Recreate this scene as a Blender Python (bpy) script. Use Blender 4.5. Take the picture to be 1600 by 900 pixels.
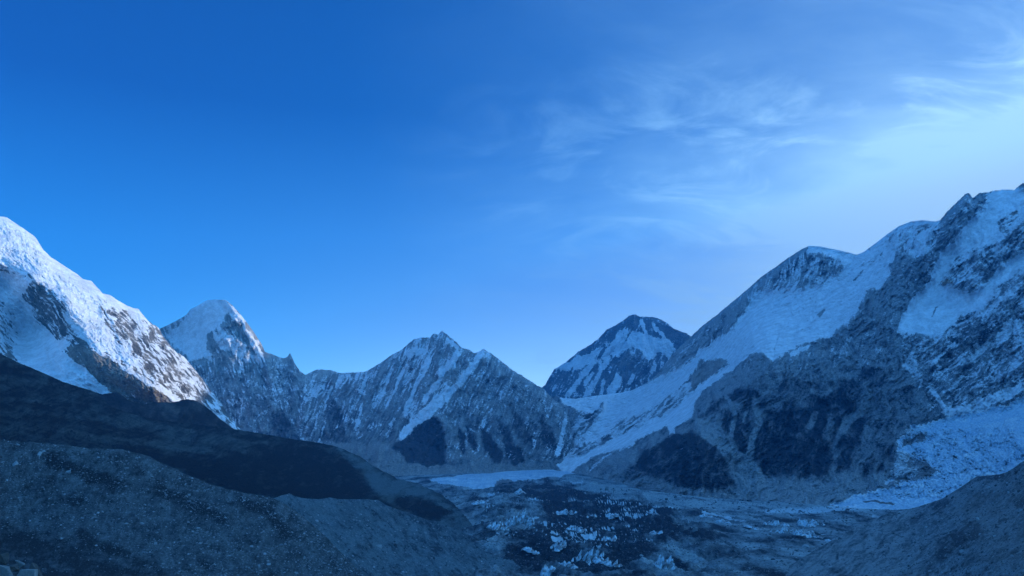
import bpy, math, random
import numpy as np
from mathutils import Vector, Matrix
for o in list(bpy.data.objects): bpy.data.objects.remove(o)
S = bpy.context.scene
# ---------------------------------------------------------------- camera
F = 1256.0                      # focal length in pixels of the 1600 px wide photograph
PITCH = math.atan(260.0 / F)    # the horizon lies 260 px below the middle of the frame
cam_d = bpy.data.cameras.new('camera'); cam = bpy.data.objects.new('camera', cam_d)
S.collection.objects.link(cam); S.camera = cam
cam_d.sensor_width = 36.0; cam_d.lens = 36.0 * F / 1600.0
cam_d.clip_start = 0.5; cam_d.clip_end = 120000.0
cam.location = (0, 0, 0); cam.rotation_euler = (math.pi / 2 + PITCH, 0, 0)
# ---------------------------------------------------------------- sun and sky
SUN_AZ, SUN_EL = math.radians(75), math.radians(17)     # to the right of the view, low behind the right-hand ridge
sd = Vector((math.sin(SUN_AZ) * math.cos(SUN_EL), math.cos(SUN_AZ) * math.cos(SUN_EL), math.sin(SUN_EL)))
sl = bpy.data.lights.new('sun', 'SUN'); sl.energy = 5.0; sl.angle = math.radians(0.5); sl.color = (1.0, 0.83, 0.58)
so = bpy.data.objects.new('sun', sl); S.collection.objects.link(so)
so.rotation_euler = (-sd).to_track_quat('-Z', 'Y').to_euler(); so.location = (3000, -1000, 6000)
W = bpy.data.worlds.new('World'); S.world = W; W.use_nodes = True
S.view_settings.view_transform = 'Standard'; S.view_settings.look = 'None'
S.view_settings.exposure = 0.50; S.view_settings.gamma = 1.0
S.view_settings.use_curve_mapping = False

class NT:
    """small helper to wire shader nodes"""
    def __init__(s, nt): s.nt = nt; s.n = nt.nodes; s.l = nt.links
    def new(s, t, **k):
        n = s.n.new(t)
        for a, b in k.items(): setattr(n, a, b)
        return n
    def put(s, sock, v):
        if hasattr(v, 'is_output'): s.l.new(v, sock)
        elif v is not None:
            if isinstance(v, (tuple, list)) and sock.type == 'RGBA' and len(v) == 3: v = (*v, 1)
            sock.default_value = v
    def math(s, op, a, b=None, c=None, clamp=False):
        n = s.new('ShaderNodeMath', operation=op); n.use_clamp = clamp
        s.put(n.inputs[0], a); s.put(n.inputs[1], b); s.put(n.inputs[2], c); return n.outputs[0]
    def vmath(s, op, a, b=None, scale=None):
        n = s.new('ShaderNodeVectorMath', operation=op); s.put(n.inputs[0], a); s.put(n.inputs[1], b)
        if scale is not None: s.put(n.inputs['Scale'], scale)
        return n.outputs['Value'] if op in ('LENGTH', 'DOT_PRODUCT') else n.outputs[0]
    def mix(s, f, a, b, blend='MIX'):
        n = s.new('ShaderNodeMix', data_type='RGBA', blend_type=blend)
        s.put(n.inputs[0], f); s.put(n.inputs[6], a); s.put(n.inputs[7], b); return n.outputs[2]
    def rng(s, v, a, b, c=0.0, d=1.0, smooth=False):
        n = s.new('ShaderNodeMapRange'); n.clamp = True
        if smooth: n.interpolation_type = 'SMOOTHSTEP'
        for i, x in enumerate((v, a, b, c, d)): s.put(n.inputs[i], x)
        return n.outputs[0]
    def mapping(s, v, scale=(1, 1, 1), rot=(0, 0, 0), loc=(0, 0, 0)):
        n = s.new('ShaderNodeMapping'); s.put(n.inputs[0], v)
        n.inputs['Scale'].default_value = scale; n.inputs['Rotation'].default_value = rot; n.inputs['Location'].default_value = loc
        return n.outputs[0]
    def noise(s, v, scale, detail=6, rough=0.6, dist=0.0, lac=2.0):
        n = s.new('ShaderNodeTexNoise'); s.put(n.inputs['Vector'], v)
        n.inputs['Scale'].default_value = scale; n.inputs['Detail'].default_value = detail
        n.inputs['Roughness'].default_value = rough; n.inputs['Distortion'].default_value = dist
        n.inputs['Lacunarity'].default_value = lac
        return n.outputs[0]
    def voro(s, v, scale, feature='F1', out=0, rand=1.0):
        n = s.new('ShaderNodeTexVoronoi', feature=feature); s.put(n.inputs['Vector'], v)
        n.inputs['Scale'].default_value = scale; n.inputs['Randomness'].default_value = rand
        return n.outputs[out]
    def sep(s, v):
        n = s.new('ShaderNodeSeparateXYZ'); s.put(n.inputs[0], v); return n.outputs
    def comb(s, x, y, z):
        n = s.new('ShaderNodeCombineXYZ')
        for i, a in enumerate((x, y, z)): s.put(n.inputs[i], a)
        return n.outputs[0]

def build_world():
    t = NT(W.node_tree); bg = W.node_tree.nodes['Background']
    sky = t.new('ShaderNodeTexSky', sky_type='NISHITA'); sky.sun_disc = False
    sky.sun_elevation = SUN_EL; sky.sun_rotation = SUN_AZ
    sky.altitude = 3000; sky.air_density = 1.0; sky.dust_density = 0.6; sky.ozone_density = 2.0
    d = t.new('ShaderNodeTexCoord').outputs['Generated']
    x, y, z = t.sep(d)
    zz = t.math('ADD', t.math('MAXIMUM', z, 0.0), 0.10)
    p = t.comb(t.math('DIVIDE', x, zz), t.math('DIVIDE', y, zz), 0.0)
    # the cold white balance of the morning: red held back, most of all high up and on the side away from the sun
    col = t.mix(1.0, sky.outputs[0], t.mix(t.rng(z, 0.10, 0.40), TINT_LOW, TINT_HIGH), 'MULTIPLY')
    g = t.math('ADD', t.math('MULTIPLY', x, 0.75), t.math('MULTIPLY', z, -0.55))
    deep = t.rng(g, 0.28, -0.62, 0.0, 1.0, True)
    col = t.mix(deep, col, t.mix(1.0, col, (0.10, 0.62, 0.95), 'MULTIPLY'))
    # cirrus: thin veils and curled wisps, thicker towards the sun
    warp = t.noise(t.mapping(p, (0.55, 0.55, 1)), 1.0, 3, 0.5)
    p2 = t.vmath('ADD', p, t.vmath('SCALE', t.comb(warp, warp, 0.0), None, 1.2))
    veil = t.noise(t.mapping(p2, (0.8, 1.25, 1), (0, 0, 0.5)), 1.0, 7, 0.6)
    wisp = t.noise(t.mapping(p2, (2.6, 3.6, 1), (0, 0, 0.5), CLOUD_OFF), 1.0, 10, 0.64, 0.7)
    side = t.rng(t.math('ADD', x, t.math('MULTIPLY', z, 0.12)), -0.16, 0.40, 0, 1, True)
    side2 = t.rng(x, 0.05, 0.5, 0, 1, True)
    veilf = t.math('MULTIPLY', t.math('MULTIPLY', t.rng(veil, 0.32, 0.70), side), t.rng(z, 0.50, 0.28, 0.45, 1.15, True))
    high = t.rng(z, 0.50, 0.34, 0.12, 1, True)
    wispf = t.math('MULTIPLY', high, 1.0); wispf = t.math('MULTIPLY', wispf, t.math('MULTIPLY', t.rng(wisp, 0.45, 0.74, 0, 1, True), side))
    c = t.math('ADD', t.math('MULTIPLY', veilf, 0.72), t.math('MULTIPLY', wispf, 0.72))
    glow = t.math('MULTIPLY', t.rng(x, 0.02, 0.50, 0, 1, True), t.rng(z, 0.50, 0.18, 0, 1, True))
    c = t.math('ADD', c, t.math('ADD', t.math('MULTIPLY', side2, 0.10), t.math('MULTIPLY', glow, 0.82)), clamp=True)
    c = t.math('MAXIMUM', c, t.math('MULTIPLY', t.rng(t.math('MINIMUM', y, t.math('SUBTRACT', 0.62, t.math('ABSOLUTE', x))), 0.10, -0.5, 0, 1, True), t.rng(veil, 0.2, 0.6, 0.45, 0.95)))  # unseen veil behind and beside the view, added to brighten the land
    bright = t.mix(t.rng(y, 0.4, 0.0, 0, 1, True), t.mix(t.rng(x, 0.60, 0.85, 0, 1, True), t.mix(side2, CLOUD_A, CLOUD_B), (2.2, 7.4, 15.0)), (1.15, 4.6, 9.8))  # off-frame veil colours raised as extra fill light
    col = t.mix(c, col, bright)
    # the bright aureole around the hidden sun
    au = t.math('POWER', t.rng(t.vmath('DOT_PRODUCT', d, tuple(sd)), 0.80, 1.0), 1.15)
    col = t.mix(1.0, col, t.mix(au, (0, 0, 0), (8.5, 22.0, 38.0)), 'ADD')
    t.put(bg.inputs[0], col); bg.inputs[1].default_value = 0.15
TINT_LOW = (1.35, 1.50, 1.60); TINT_HIGH = (0.01, 0.27, 0.70)
CLOUD_OFF = (2.37, 6.71, 0.0); CLOUD_A = (1.6, 3.3, 5.4); CLOUD_B = (3.2, 5.1, 6.5)
build_world()

# ---------------------------------------------------------------- numeric helpers
cp, sp_ = math.cos(PITCH), math.sin(PITCH)
def place(px, py, Y):
    """the world point at forward distance Y seen in the direction (px, py) from the viewpoint"""
    px = np.asarray(px, float); py = np.asarray(py, float)
    a = (px - 800) / F; b = (450 - py) / F
    dy = cp - b * sp_; dz = sp_ + b * cp
    k = Y / dy
    return np.stack([a * k, np.broadcast_to(Y, a.shape) * 1.0, dz * k], -1)

def _hash(ix, iy, seed):
    h = (ix.astype(np.int64) * 374761393 + iy.astype(np.int64) * 668265263 + seed * 1442695041) & 0xFFFFFFFF
    h = ((h ^ (h >> 13)) * 1274126177) & 0xFFFFFFFF
    h = h ^ (h >> 16)
    return (h & 0xFFFF) / 65536.0 * (2 * math.pi)
def perlin(x, y, seed=0):
    x0 = np.floor(x); y0 = np.floor(y); fx = x - x0; fy = y - y0
    u = fx * fx * fx * (fx * (fx * 6 - 15) + 10); v = fy * fy * fy * (fy * (fy * 6 - 15) + 10)
    def g(i, j):
        a = _hash(x0 + i, y0 + j, seed)
        return np.cos(a) * (fx - i) + np.sin(a) * (fy - j)
    n0 = g(0, 0) * (1 - u) + g(1, 0) * u; n1 = g(0, 1) * (1 - u) + g(1, 1) * u
    return (n0 * (1 - v) + n1 * v) * 1.4
def fbm(x, y, oct=6, gain=0.5, seed=0, ridged=False):
    s = np.zeros_like(x); a = 1.0; tot = 0; f = 1.0
    for o in range(oct):
        n = perlin(x * f + 17.3 * o, y * f - 9.1 * o, seed + o)
        if ridged: n = 1 - 2.2 * np.abs(n)
        s += a * n; tot += a; a *= gain; f *= 2.03
    return s / tot
def tps(ctrl):
    P = np.array(ctrl, float); X = P[:, :2] / 400.0; v = np.log(P[:, 2]); n = len(P)
    def U(r2): return 0.5 * r2 * np.log(r2 + 1e-9)
    K = U(((X[:, None] - X[None]) ** 2).sum(-1)) + np.eye(n) * 2e-3
    A = np.zeros((n + 3, n + 3)); A[:n, :n] = K; A[:n, n] = 1; A[:n, n + 1:] = X; A[n, :n] = 1; A[n + 1:, :n] = X.T
    w = np.linalg.solve(A, np.concatenate([v, np.zeros(3)]))
    def f(px, py):
        x = px / 400.0; y = py / 400.0; s = w[n] + w[n + 1] * x + w[n + 2] * y
        for i in range(n): s = s + w[i] * U((x - X[i, 0]) ** 2 + (y - X[i, 1]) ** 2)
        return np.exp(s)
    return f
def segdist(px, py, pts):
    """distance to a polyline, signed side (+ to the right of its direction) and parameter 0..1"""
    best = np.full(px.shape, 1e9); side = np.zeros_like(best); par = np.zeros_like(best); n = len(pts) - 1
    for i in range(n):
        (ax, ay), (bx, by) = pts[i][:2], pts[i + 1][:2]
        dx, dy = bx - ax, by - ay; L = dx * dx + dy * dy
        t = np.clip(((px - ax) * dx + (py - ay) * dy) / L, 0, 1)
        ex = px - ax - t * dx; ey = py - ay - t * dy; d = np.hypot(ex, ey)
        m = d < best; best = np.where(m, d, best); par = np.where(m, (i + t) / n, par)
        side = np.where(m, ((px - ax) * dy - (py - ay) * dx) / (math.sqrt(L) * np.maximum(d, 1e-3)), side)
    return best, -side, par
def polymask(px, py, poly, blur):
    """soft membership of a polygon: 1 well inside, 0 well outside"""
    x0 = min(p[0] for p in poly) - blur; x1 = max(p[0] for p in poly) + blur
    y0 = min(p[1] for p in poly) - blur; y1 = max(p[1] for p in poly) + blur
    out = np.zeros(px.shape); m = (px > x0) & (px < x1) & (py > y0) & (py < y1)
    if not m.any(): return out
    x, y = px[m], py[m]; ins = np.zeros(x.shape, bool); n = len(poly); q = list(poly) + [poly[0]]
    for i in range(n):
        (ax, ay), (bx, by) = q[i], q[i + 1]
        if ay != by: ins ^= ((ay > y) != (by > y)) & (x < (bx - ax) * (y - ay) / (by - ay) + ax)
    d, _, _ = segdist(x, y, q); s = np.where(ins, d, -d)
    t = np.clip(s / blur * 0.5 + 0.5, 0, 1); out[m] = t * t * (3 - 2 * t); return out
def interp(pts, x):
    p = sorted(pts); return np.interp(x, [a[0] for a in p], [a[1] for a in p])
def mesh_from(name, V, Q, mat, attrs=None, smooth=True, loc=None):
    used = np.zeros(len(V), bool); used[Q.ravel()] = True; idx = np.cumsum(used) - 1
    V = V[used]; Q = idx[Q]; k = Q.shape[1]
    if loc is not None: V = V - np.array(loc)
    me = bpy.data.meshes.new(name); me.vertices.add(len(V)); me.vertices.foreach_set('co', V.astype(np.float32).ravel())
    me.loops.add(Q.size); me.loops.foreach_set('vertex_index', Q.astype(np.int32).ravel())
    me.polygons.add(len(Q)); me.polygons.foreach_set('loop_start', np.arange(0, Q.size, k, dtype=np.int32))
    me.polygons.foreach_set('loop_total', np.full(len(Q), k, dtype=np.int32))
    me.polygons.foreach_set('use_smooth', np.full(len(Q), smooth, dtype=bool))
    for a, v in (attrs or {}).items():
        at = me.attributes.new(a, 'FLOAT', 'POINT'); at.data.foreach_set('value', v[used].astype(np.float32))
    me.update(); me.validate(); me.materials.append(mat)
    o = bpy.data.objects.new(name, me); S.collection.objects.link(o)
    if loc is not None: o.location = loc
    return o
def structure(o, label=None):
    o['kind'] = 'structure'
    if label: o['label'] = label
    return o

def cells(rows, cols):
    i = np.arange((rows - 1) * (cols - 1)); r = i // (cols - 1); c = i % (cols - 1); a = r * cols + c
    return np.stack([a, a + cols, a + cols + 1, a + 1], -1)

def free_of(s, mask): return mask * np.clip(s.below / 8, 0, 1) * np.clip((1.2 - s.snow) * 2, 0, 1)
class Massif:
    """One body of terrain: a skyline, a foot line, distances at known points, ridges, and what covers it."""
    def __init__(s, name, crest, base, depth, step=1.25, crestnoise=1.2, seed=1, crestfreq=0.09):
        s.name = name
        x0, x1 = min(p[0] for p in crest), max(p[0] for p in crest)
        cols = int((x1 - x0) / step) + 1; x = np.linspace(x0, x1, cols)
        yc = interp(crest, x); yb = interp(base, x)
        cn = crestnoise if callable(crestnoise) else (lambda q: crestnoise)
        yc = yc + cn(x) * fbm(x * crestfreq, x * 0, 5, 0.62, seed + 77)
        yb = np.maximum(yb, yc + 6)
        rows = int(np.max(yb - yc) / step) + 2
        t = np.linspace(0, 1, rows)[:, None]
        s.px = np.broadcast_to(x, (rows, cols)).copy(); s.py = yc + (yb - yc) * t
        s.t = np.broadcast_to(t, (rows, cols)); s.below = s.py - yc
        s.rel = np.zeros_like(s.px); s.D = tps(depth)(s.px, s.py); s.seed = seed
        s.wx = s.px + 9.0 * fbm(s.px / 30, s.py / 30, 6, 0.66, seed + 5); s.wy = s.py + 9.0 * fbm(s.px / 30, s.py / 30, 6, 0.66, seed + 15)
        z = np.zeros_like(s.px); s.snow, s.dark, s.warm, s.scree = z.copy(), z.copy(), z.copy(), z.copy()
    def ridge(s, pts, amp, wl, wr, pw=1.0, taper=True, warp=1.0):
        d, side, par = segdist(s.px + (s.wx - s.px) * warp, s.py + (s.wy - s.py) * warp, pts)
        w = wl + (wr - wl) * np.clip(side * 0.5 + 0.5, 0, 1); h = np.clip(1 - d / w, 0, 1) ** pw
        if taper: h = h * np.clip(np.minimum(par * 5 + 0.25, (1 - par) * 4 + 0.1), 0, 1)
        s.rel += amp * h
    def flutes(s, amp, wl, stretch, ang, seed=0, oct=6, gain=0.55, mask=1.0, ridged=True):
        ca, sa = math.cos(ang), math.sin(ang)
        u = (s.px * ca + s.py * sa); v = (-s.px * sa + s.py * ca)
        wz = fbm(s.px / 60, s.py / 60, 3, 0.5, seed + 91) * 0.8
        n = fbm(u / wl + wz, v / (wl * stretch), oct, gain, seed + s.seed, ridged)
        s.rel += amp * n * mask; return n
    def fill(s, at, val, poly, blur=5, warp=1.0, k=1.0):
        m = polymask(s.px + (s.wx - s.px) * warp, s.py + (s.wy - s.py) * warp, poly, blur) * k
        a = getattr(s, at); a += (val - a) * m; return m
    def stroke(s, at, val, pts, w, k=1.0, warp=0.8):
        d, _, par = segdist(s.px + (s.wx - s.px) * warp, s.py + (s.wy - s.py) * warp, pts)
        h = np.clip(1.6 - d / w, 0, 1) * k * np.clip(np.minimum(par, 1 - par) * 8 + 0.3, 0, 1)
        a = getattr(s, at); a += (val - a) * h
    def weather(s, ks, kd, ang, wl=9, stretch=4.0, kb=0.25, mask=1.0, keep=0.95):
        """streaks of snow and of paler or darker stone that follow the fall line, broken up at every size"""
        ca, sa = math.cos(ang), math.sin(ang); w1 = 1.5 * fbm(s.px / 38, s.py / 38, 4, 0.55, s.seed + 201)
        u = s.px * ca + s.py * sa; v = -s.px * sa + s.py * ca
        a = fbm(u / wl + w1, v / (wl * stretch), 5, 0.56, s.seed + 211, True) - 0.35; b = fbm(s.px / 48, s.py / 36, 5, 0.6, s.seed + 221); c = fbm(u / (wl * 2.0) + w1, v / (wl * stretch * 1.1), 6, 0.62, s.seed + 231); s.rel += 2.2 * (a + c) * free_of(s, mask)
        free = mask * np.clip((keep - s.snow) * 3.5, 0, 1)
        s.snow += free * (ks * (a + 0.7 * c) + kb * b); s.dark += kd * (c * 1.1 - a * 0.6 + b * 0.7) * mask; s.scree += (0.8 * c) * (s.scree > 0.03) * mask
        return a, c
    def lines(s, ks, kd, ang, wl=14, stretch=5.0, mask=1.0, width=0.055, seed=0, cut=0.0, deep=1.8):
        """thin ledges holding snow and thin dark cracks"""
        ca, sa = math.cos(ang), math.sin(ang); w1 = 0.9 * fbm(s.px / 26, s.py / 26, 5, 0.6, s.seed + 241 + seed); u = s.px * ca + s.py * sa; v = -s.px * sa + s.py * ca
        brk = np.clip(fbm(s.px / 16, s.py / 16, 4, 0.6, s.seed + 251 + seed) * 3 + 0.5, 0, 1)
        for k, f in enumerate((1.0, 1.9, 3.4)):
            n = np.abs(perlin(u / wl * f + w1 * f, v / (wl * stretch) * f + 3.1 * k, s.seed + 261 + k + seed)); h = np.clip(1 - n / (width * (1 + .5 * k)), 0, 1) * brk * mask
            n = np.abs(perlin(u / wl * f + w1 * f + 7.7, v / (wl * stretch) * f, s.seed + 271 + k + seed)); g = np.clip(1 - n / (width * (1 + .5 * k)), 0, 1) * (1 - brk) * mask
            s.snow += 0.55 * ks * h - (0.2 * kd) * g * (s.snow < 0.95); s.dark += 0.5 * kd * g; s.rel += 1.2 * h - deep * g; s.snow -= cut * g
    def build(s, mat, back=1.0, split=None, backrows=14):
        rel = s.rel
        Y = s.D * (1 - rel / F)
        P = place(s.px, s.py, Y); R, C = s.px.shape
        # the far side of the crest, so that the mountain has a body
        c = P[0]; rad = c[:, :2] / np.linalg.norm(c[:, :2], axis=1)[:, None]
        steep = back * c[:, 1] / F; B = []
        for k in range(backrows, 0, -1):
            d = steep * (1.5 * k ** 1.75); q = c.copy(); q[:, :2] += rad * d[:, None]
            q[:, 2] -= d * 0.85 + steep * 0.5 * k * fbm(s.px[0] / 25, np.full(C, k * 0.3), 4, 0.5, s.seed + 3); B.append(q)
        V = np.concatenate([np.array(B), P], 0); n = backrows
        ex = lambda a: np.concatenate([np.repeat(a[:1], n, 0), a], 0).ravel()
        attrs = dict(snow=ex(s.snow), dark=ex(s.dark), warm=ex(s.warm), scree=ex(s.scree))
        Q = cells(R + n, C); V = V.reshape(-1, 3)
        # faces wound so that normals look out towards the open air
        outs = []
        if split is None: outs.append(mesh_from(s.name, V, Q, mat, attrs))
        else:
            m = ex(split[0]); fm = m[Q].mean(1) > 0.5
            outs.append(mesh_from(s.name, V, Q[~fm], mat, attrs))
            outs.append(mesh_from(split[1], V, Q[fm], split[2], attrs))
        for o in outs: structure(o)
        return outs

# ---------------------------------------------------------------- materials
def terrain_mat(name, s, light=(0.20, 0.19, 0.18), dark=(0.05, 0.048, 0.045), scree=(0.24, 0.235, 0.23), warm=(0.30, 0.21, 0.13),
                snow=(0.80, 0.82, 0.86), edge=3.2, soft=0.16, bump=1.0, aniso=(1, 1, 1), rot=(0, 0, 0), var=1.0, speck=0.0, base_n=0.10):
    m = bpy.data.materials.new(name); m.use_nodes = True; t = NT(m.node_tree); b = m.node_tree.nodes['Principled BSDF']
    P = t.new('ShaderNodeTexCoord').outputs['Object']
    U = t.mapping(P, (1 / s, 1 / s, 1 / s)); A = t.mapping(P, tuple(a / s for a in aniso), rot)
    at = lambda n: t.new('ShaderNodeAttribute', attribute_name=n).outputs['Fac']
    n1 = t.noise(A, base_n, 10, 0.68, 0.35); n2 = t.noise(U, base_n * 3.1, 6, 0.7); n3 = t.noise(A, base_n * 0.28, 5, 0.6)
    v1 = t.voro(A, base_n * 3.0)
    nn = t.math('ADD', t.math('MULTIPLY', n1, 0.72), t.math('MULTIPLY', n2, 0.28))
    f = t.math('ADD', at('snow'), t.math('MULTIPLY', t.math('SUBTRACT', nn, 0.5), edge))
    snowf = t.rng(f, 0.5 - soft, 0.5 + soft, 0, 1, True)
    fd = t.math('ADD', at('dark'), t.math('MULTIPLY', t.math('SUBTRACT', t.math('ADD', t.math('MULTIPLY', n3, 0.5), t.math('MULTIPLY', n1, 0.5)), 0.5), 1.5 * var))
    rock = t.mix(t.rng(fd, 0.05, 0.8), light, dark)
    rock = t.mix(t.rng(t.math('ADD', at('scree'), t.math('MULTIPLY', t.math('SUBTRACT', n1, 0.5), 0.9)), 0.35, 0.65), rock, scree)
    rock = t.mix(at('warm'), rock, warm)
    tone = t.rng(t.math('ADD', t.math('MULTIPLY', n2, 0.6), t.math('MULTIPLY', n1, 0.4)), 0.36, 0.64, 0.42, 1.58)
    rock = t.mix(1.0, rock, t.comb(tone, tone, tone), 'MULTIPLY')
    if speck:
        sp = t.rng(t.voro(U, 0.30), 0.10, 0.30, 1.0, 0.0); sel = t.rng(t.noise(U, 0.9, 2, 0.5), 0.5, 0.68)
        rock = t.mix(t.math('MULTIPLY', t.math('MULTIPLY', sp, sel), speck), rock, tuple(min(.6, c * 1.7) for c in light))
    col = t.mix(snowf, rock, t.mix(t.rng(t.math('ADD', t.math('MULTIPLY', n1, .5), t.math('MULTIPLY', n3, .5)), 0.40, 0.58), tuple(c * 0.66 for c in snow), snow))
    t.put(b.inputs['Base Color'], col)
    t.put(b.inputs['Roughness'], t.math('SUBTRACT', 0.95, t.math('MULTIPLY', snowf, 0.25)))
    b.inputs['Specular IOR Level'].default_value = 0.2
    h = t.math('ADD', t.math('ADD', t.math('MULTIPLY', n1, 5.0), t.math('MULTIPLY', n2, 1.6)), t.math('MULTIPLY', v1, 0.8))
    amt = t.math('SUBTRACT', 1.0, t.math('MULTIPLY', snowf, 0.45))
    bp = t.new('ShaderNodeBump'); bp.inputs['Distance'].default_value = s * 1.0
    t.put(bp.inputs['Strength'], t.math('MULTIPLY', amt, 0.75 * bump)); t.put(bp.inputs['Height'], h)
    bp.inputs['Distance'].default_value = s * 1.6
    t.put(b.inputs['Normal'], bp.outputs[0]); return m
def ice_mat(name, s, white=(0.72, 0.80, 0.86), blue=(0.16, 0.36, 0.55), rough=0.5, crev=0.5):
    """glacier ice: broken white surface with bluish cracks, dirt (with painted crevasse shade) brought in through the snow attribute"""
    m = bpy.data.materials.new(name); m.use_nodes = True; t = NT(m.node_tree); b = m.node_tree.nodes['Principled BSDF']
    P = t.new('ShaderNodeTexCoord').outputs['Object']; U = t.mapping(P, (1 / s,) * 3)
    n1 = t.noise(U, 0.06, 11, 0.70, 1.2); n2 = t.noise(U, 0.5, 5, 0.65); n0 = t.noise(U, 0.022, 8, 0.68, 0.6)
    cr = t.voro(t.vmath('ADD', U, t.vmath('SCALE', t.comb(n1, n2, n1), None, 9.0)), 0.13, 'DISTANCE_TO_EDGE')
    k = t.math('MULTIPLY', t.rng(cr, 0.0, 0.14, 1, 0), t.rng(n1, 0.42, 0.62))
    base = t.mix(t.rng(t.math('ADD', t.math('MULTIPLY', n0, .5), t.math('MULTIPLY', n1, .5)), 0.40, 0.60), (blue[0] * 1.5, blue[1] * 1.2, blue[2] * 1.1), white)
    cr2 = t.math('MULTIPLY', t.rng(t.voro(t.vmath('ADD', U, t.vmath('SCALE', t.comb(n1, n2, n0), None, 22.0)), 0.045, 'DISTANCE_TO_EDGE'), 0.0, 0.07, 1, 0), t.rng(n0, 0.40, 0.55))
    col = t.mix(t.math('MULTIPLY', t.math('MAXIMUM', k, cr2), crev), base, blue)
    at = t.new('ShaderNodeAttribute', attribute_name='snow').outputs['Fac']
    dirt_shade = t.rng(t.math('ADD', at, t.math('MULTIPLY', t.math('SUBTRACT', t.math('ADD', t.math('MULTIPLY', n1, .6), t.math('MULTIPLY', n2, .4)), 0.5), 1.9)), 0.35, 0.6)
    col = t.mix(dirt_shade, (0.15, 0.145, 0.14), col)
    t.put(b.inputs['Base Color'], col); b.inputs['Roughness'].default_value = rough; b.inputs['Specular IOR Level'].default_value = 0.3
    h = t.math('ADD', t.math('ADD', t.math('MULTIPLY', n1, 6.0), t.math('MULTIPLY', n2, 2.0)), t.math('MULTIPLY', t.rng(cr, 0, 0.2), 1.2))
    bp = t.new('ShaderNodeBump'); bp.inputs['Strength'].default_value = 0.8; bp.inputs['Distance'].default_value = s * 1.3
    t.put(bp.inputs['Height'], h); t.put(b.inputs['Normal'], bp.outputs[0]); return m
def plain_mat(name, col, rough=0.9):
    m = bpy.data.materials.new(name); m.use_nodes = True; t = NT(m.node_tree); b = m.node_tree.nodes['Principled BSDF']
    P = t.new('ShaderNodeTexCoord').outputs['Object']; n = t.noise(P, 0.02, 8, 0.6)
    t.put(b.inputs['Base Color'], t.mix(t.rng(n, .3, .7), tuple(c * .7 for c in col), tuple(min(.9, c * 1.3) for c in col)))
    b.inputs['Roughness'].default_value = rough; return m

# ================================================================ the far pyramid peak
def far_peak():
    m = Massif('mountain',
        [(760, 660), (800, 640), (840, 612), (852, 601), (858, 590), (866, 577), (884, 566), (903, 550), (925, 537), (937, 527), (948, 515), (962, 508), (975, 500), (983, 493), (992, 491), (1000, 495),
         (1020, 495), (1030, 498), (1043, 505), (1052, 513), (1064, 518), (1073, 521), (1080, 526), (1095, 540), (1120, 560), (1160, 590)],
        [(760, 700), (860, 665), (1000, 668), (1160, 668)],
        [(760, 660, 13500), (840, 612, 13300), (992, 491, 13200), (1080, 526, 13000), (1160, 590, 12800), (860, 665, 12300), (1000, 668, 12000), (1160, 668, 12000), (985, 580, 12550)],
        step=1.0, crestnoise=1.6, seed=11, crestfreq=0.16)
    m.ridge([(992, 491), (990, 530), (996, 560), (960, 600), (950, 660)], 14, 55, 60)
    m.ridge([(992, 491), (950, 520), (900, 560), (872, 610)], 6, 30, 40)
    m.ridge([(996, 545), (1012, 575), (1030, 610)], 7, 25, 20)
    n = m.flutes(7, 16, 2.6, 0.25, 3, mask=np.clip(m.below / 20, 0.3, 1))
    m.snow[:] = 0.30 - 0.25 * n; m.dark[:] = 0.62
    m.fill('dark', 0.75, [(850, 598), (900, 552), (940, 525), (992, 491), (1080, 526), (1060, 545), (1020, 520), (985, 518), (950, 530), (900, 565), (870, 585)], 4)
    m.fill('snow', 0.12, [(900, 552), (940, 522), (992, 490), (1080, 525), (1068, 560), (1050, 535), (1020, 524), (1005, 520), (985, 512), (960, 522), (930, 545), (903, 562)], 4)
    m.fill('snow', 0.98, [(866, 575), (885, 566), (940, 545), (930, 557), (905, 577), (870, 576)], 4)
    m.fill('snow', 0.95, [(990, 520), (1000, 520), (1045, 530), (1055, 545), (1045, 560), (1030, 552), (1015, 562), (990, 540), (965, 560), (955, 555), (975, 535)], 4)
    m.fill('snow', 0.8, [(960, 520), (985, 510), (975, 535), (950, 562), (940, 556), (955, 535)], 4)
    for p, w in (([(930, 560), (905, 595), (885, 617)], 3.5), ([(950, 558), (935, 590), (915, 618)], 3), ([(968, 585), (960, 605), (950, 615)], 4), ([(945, 595), (938, 615)], 2.5),
                 ([(990, 583), (982, 600)], 2.5), ([(870, 600), (862, 612)], 2), ([(928, 583), (915, 600)], 2.5), ([(1000, 500), (1010, 520)], 2), ([(1020, 505), (1040, 530)], 2)):
        m.stroke('snow', 1.0, p, w)
    m.fill('warm', 0.30, [(990, 545), (1005, 550), (1018, 568), (975, 575), (965, 570)], 5)
    m.weather(0.7, 0.5, 0.35, 5, 6)
    m.lines(0.3, 0.4, 1.1, 12, 4)
    m.build(terrain_mat('far_peak_rock_and_snow', 13000 / F, light=(0.30, 0.285, 0.27), dark=(0.13, 0.125, 0.12), aniso=(1, 1, 2.2), edge=1.6, soft=0.10, base_n=0.2), back=1.0)
far_peak()

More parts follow.
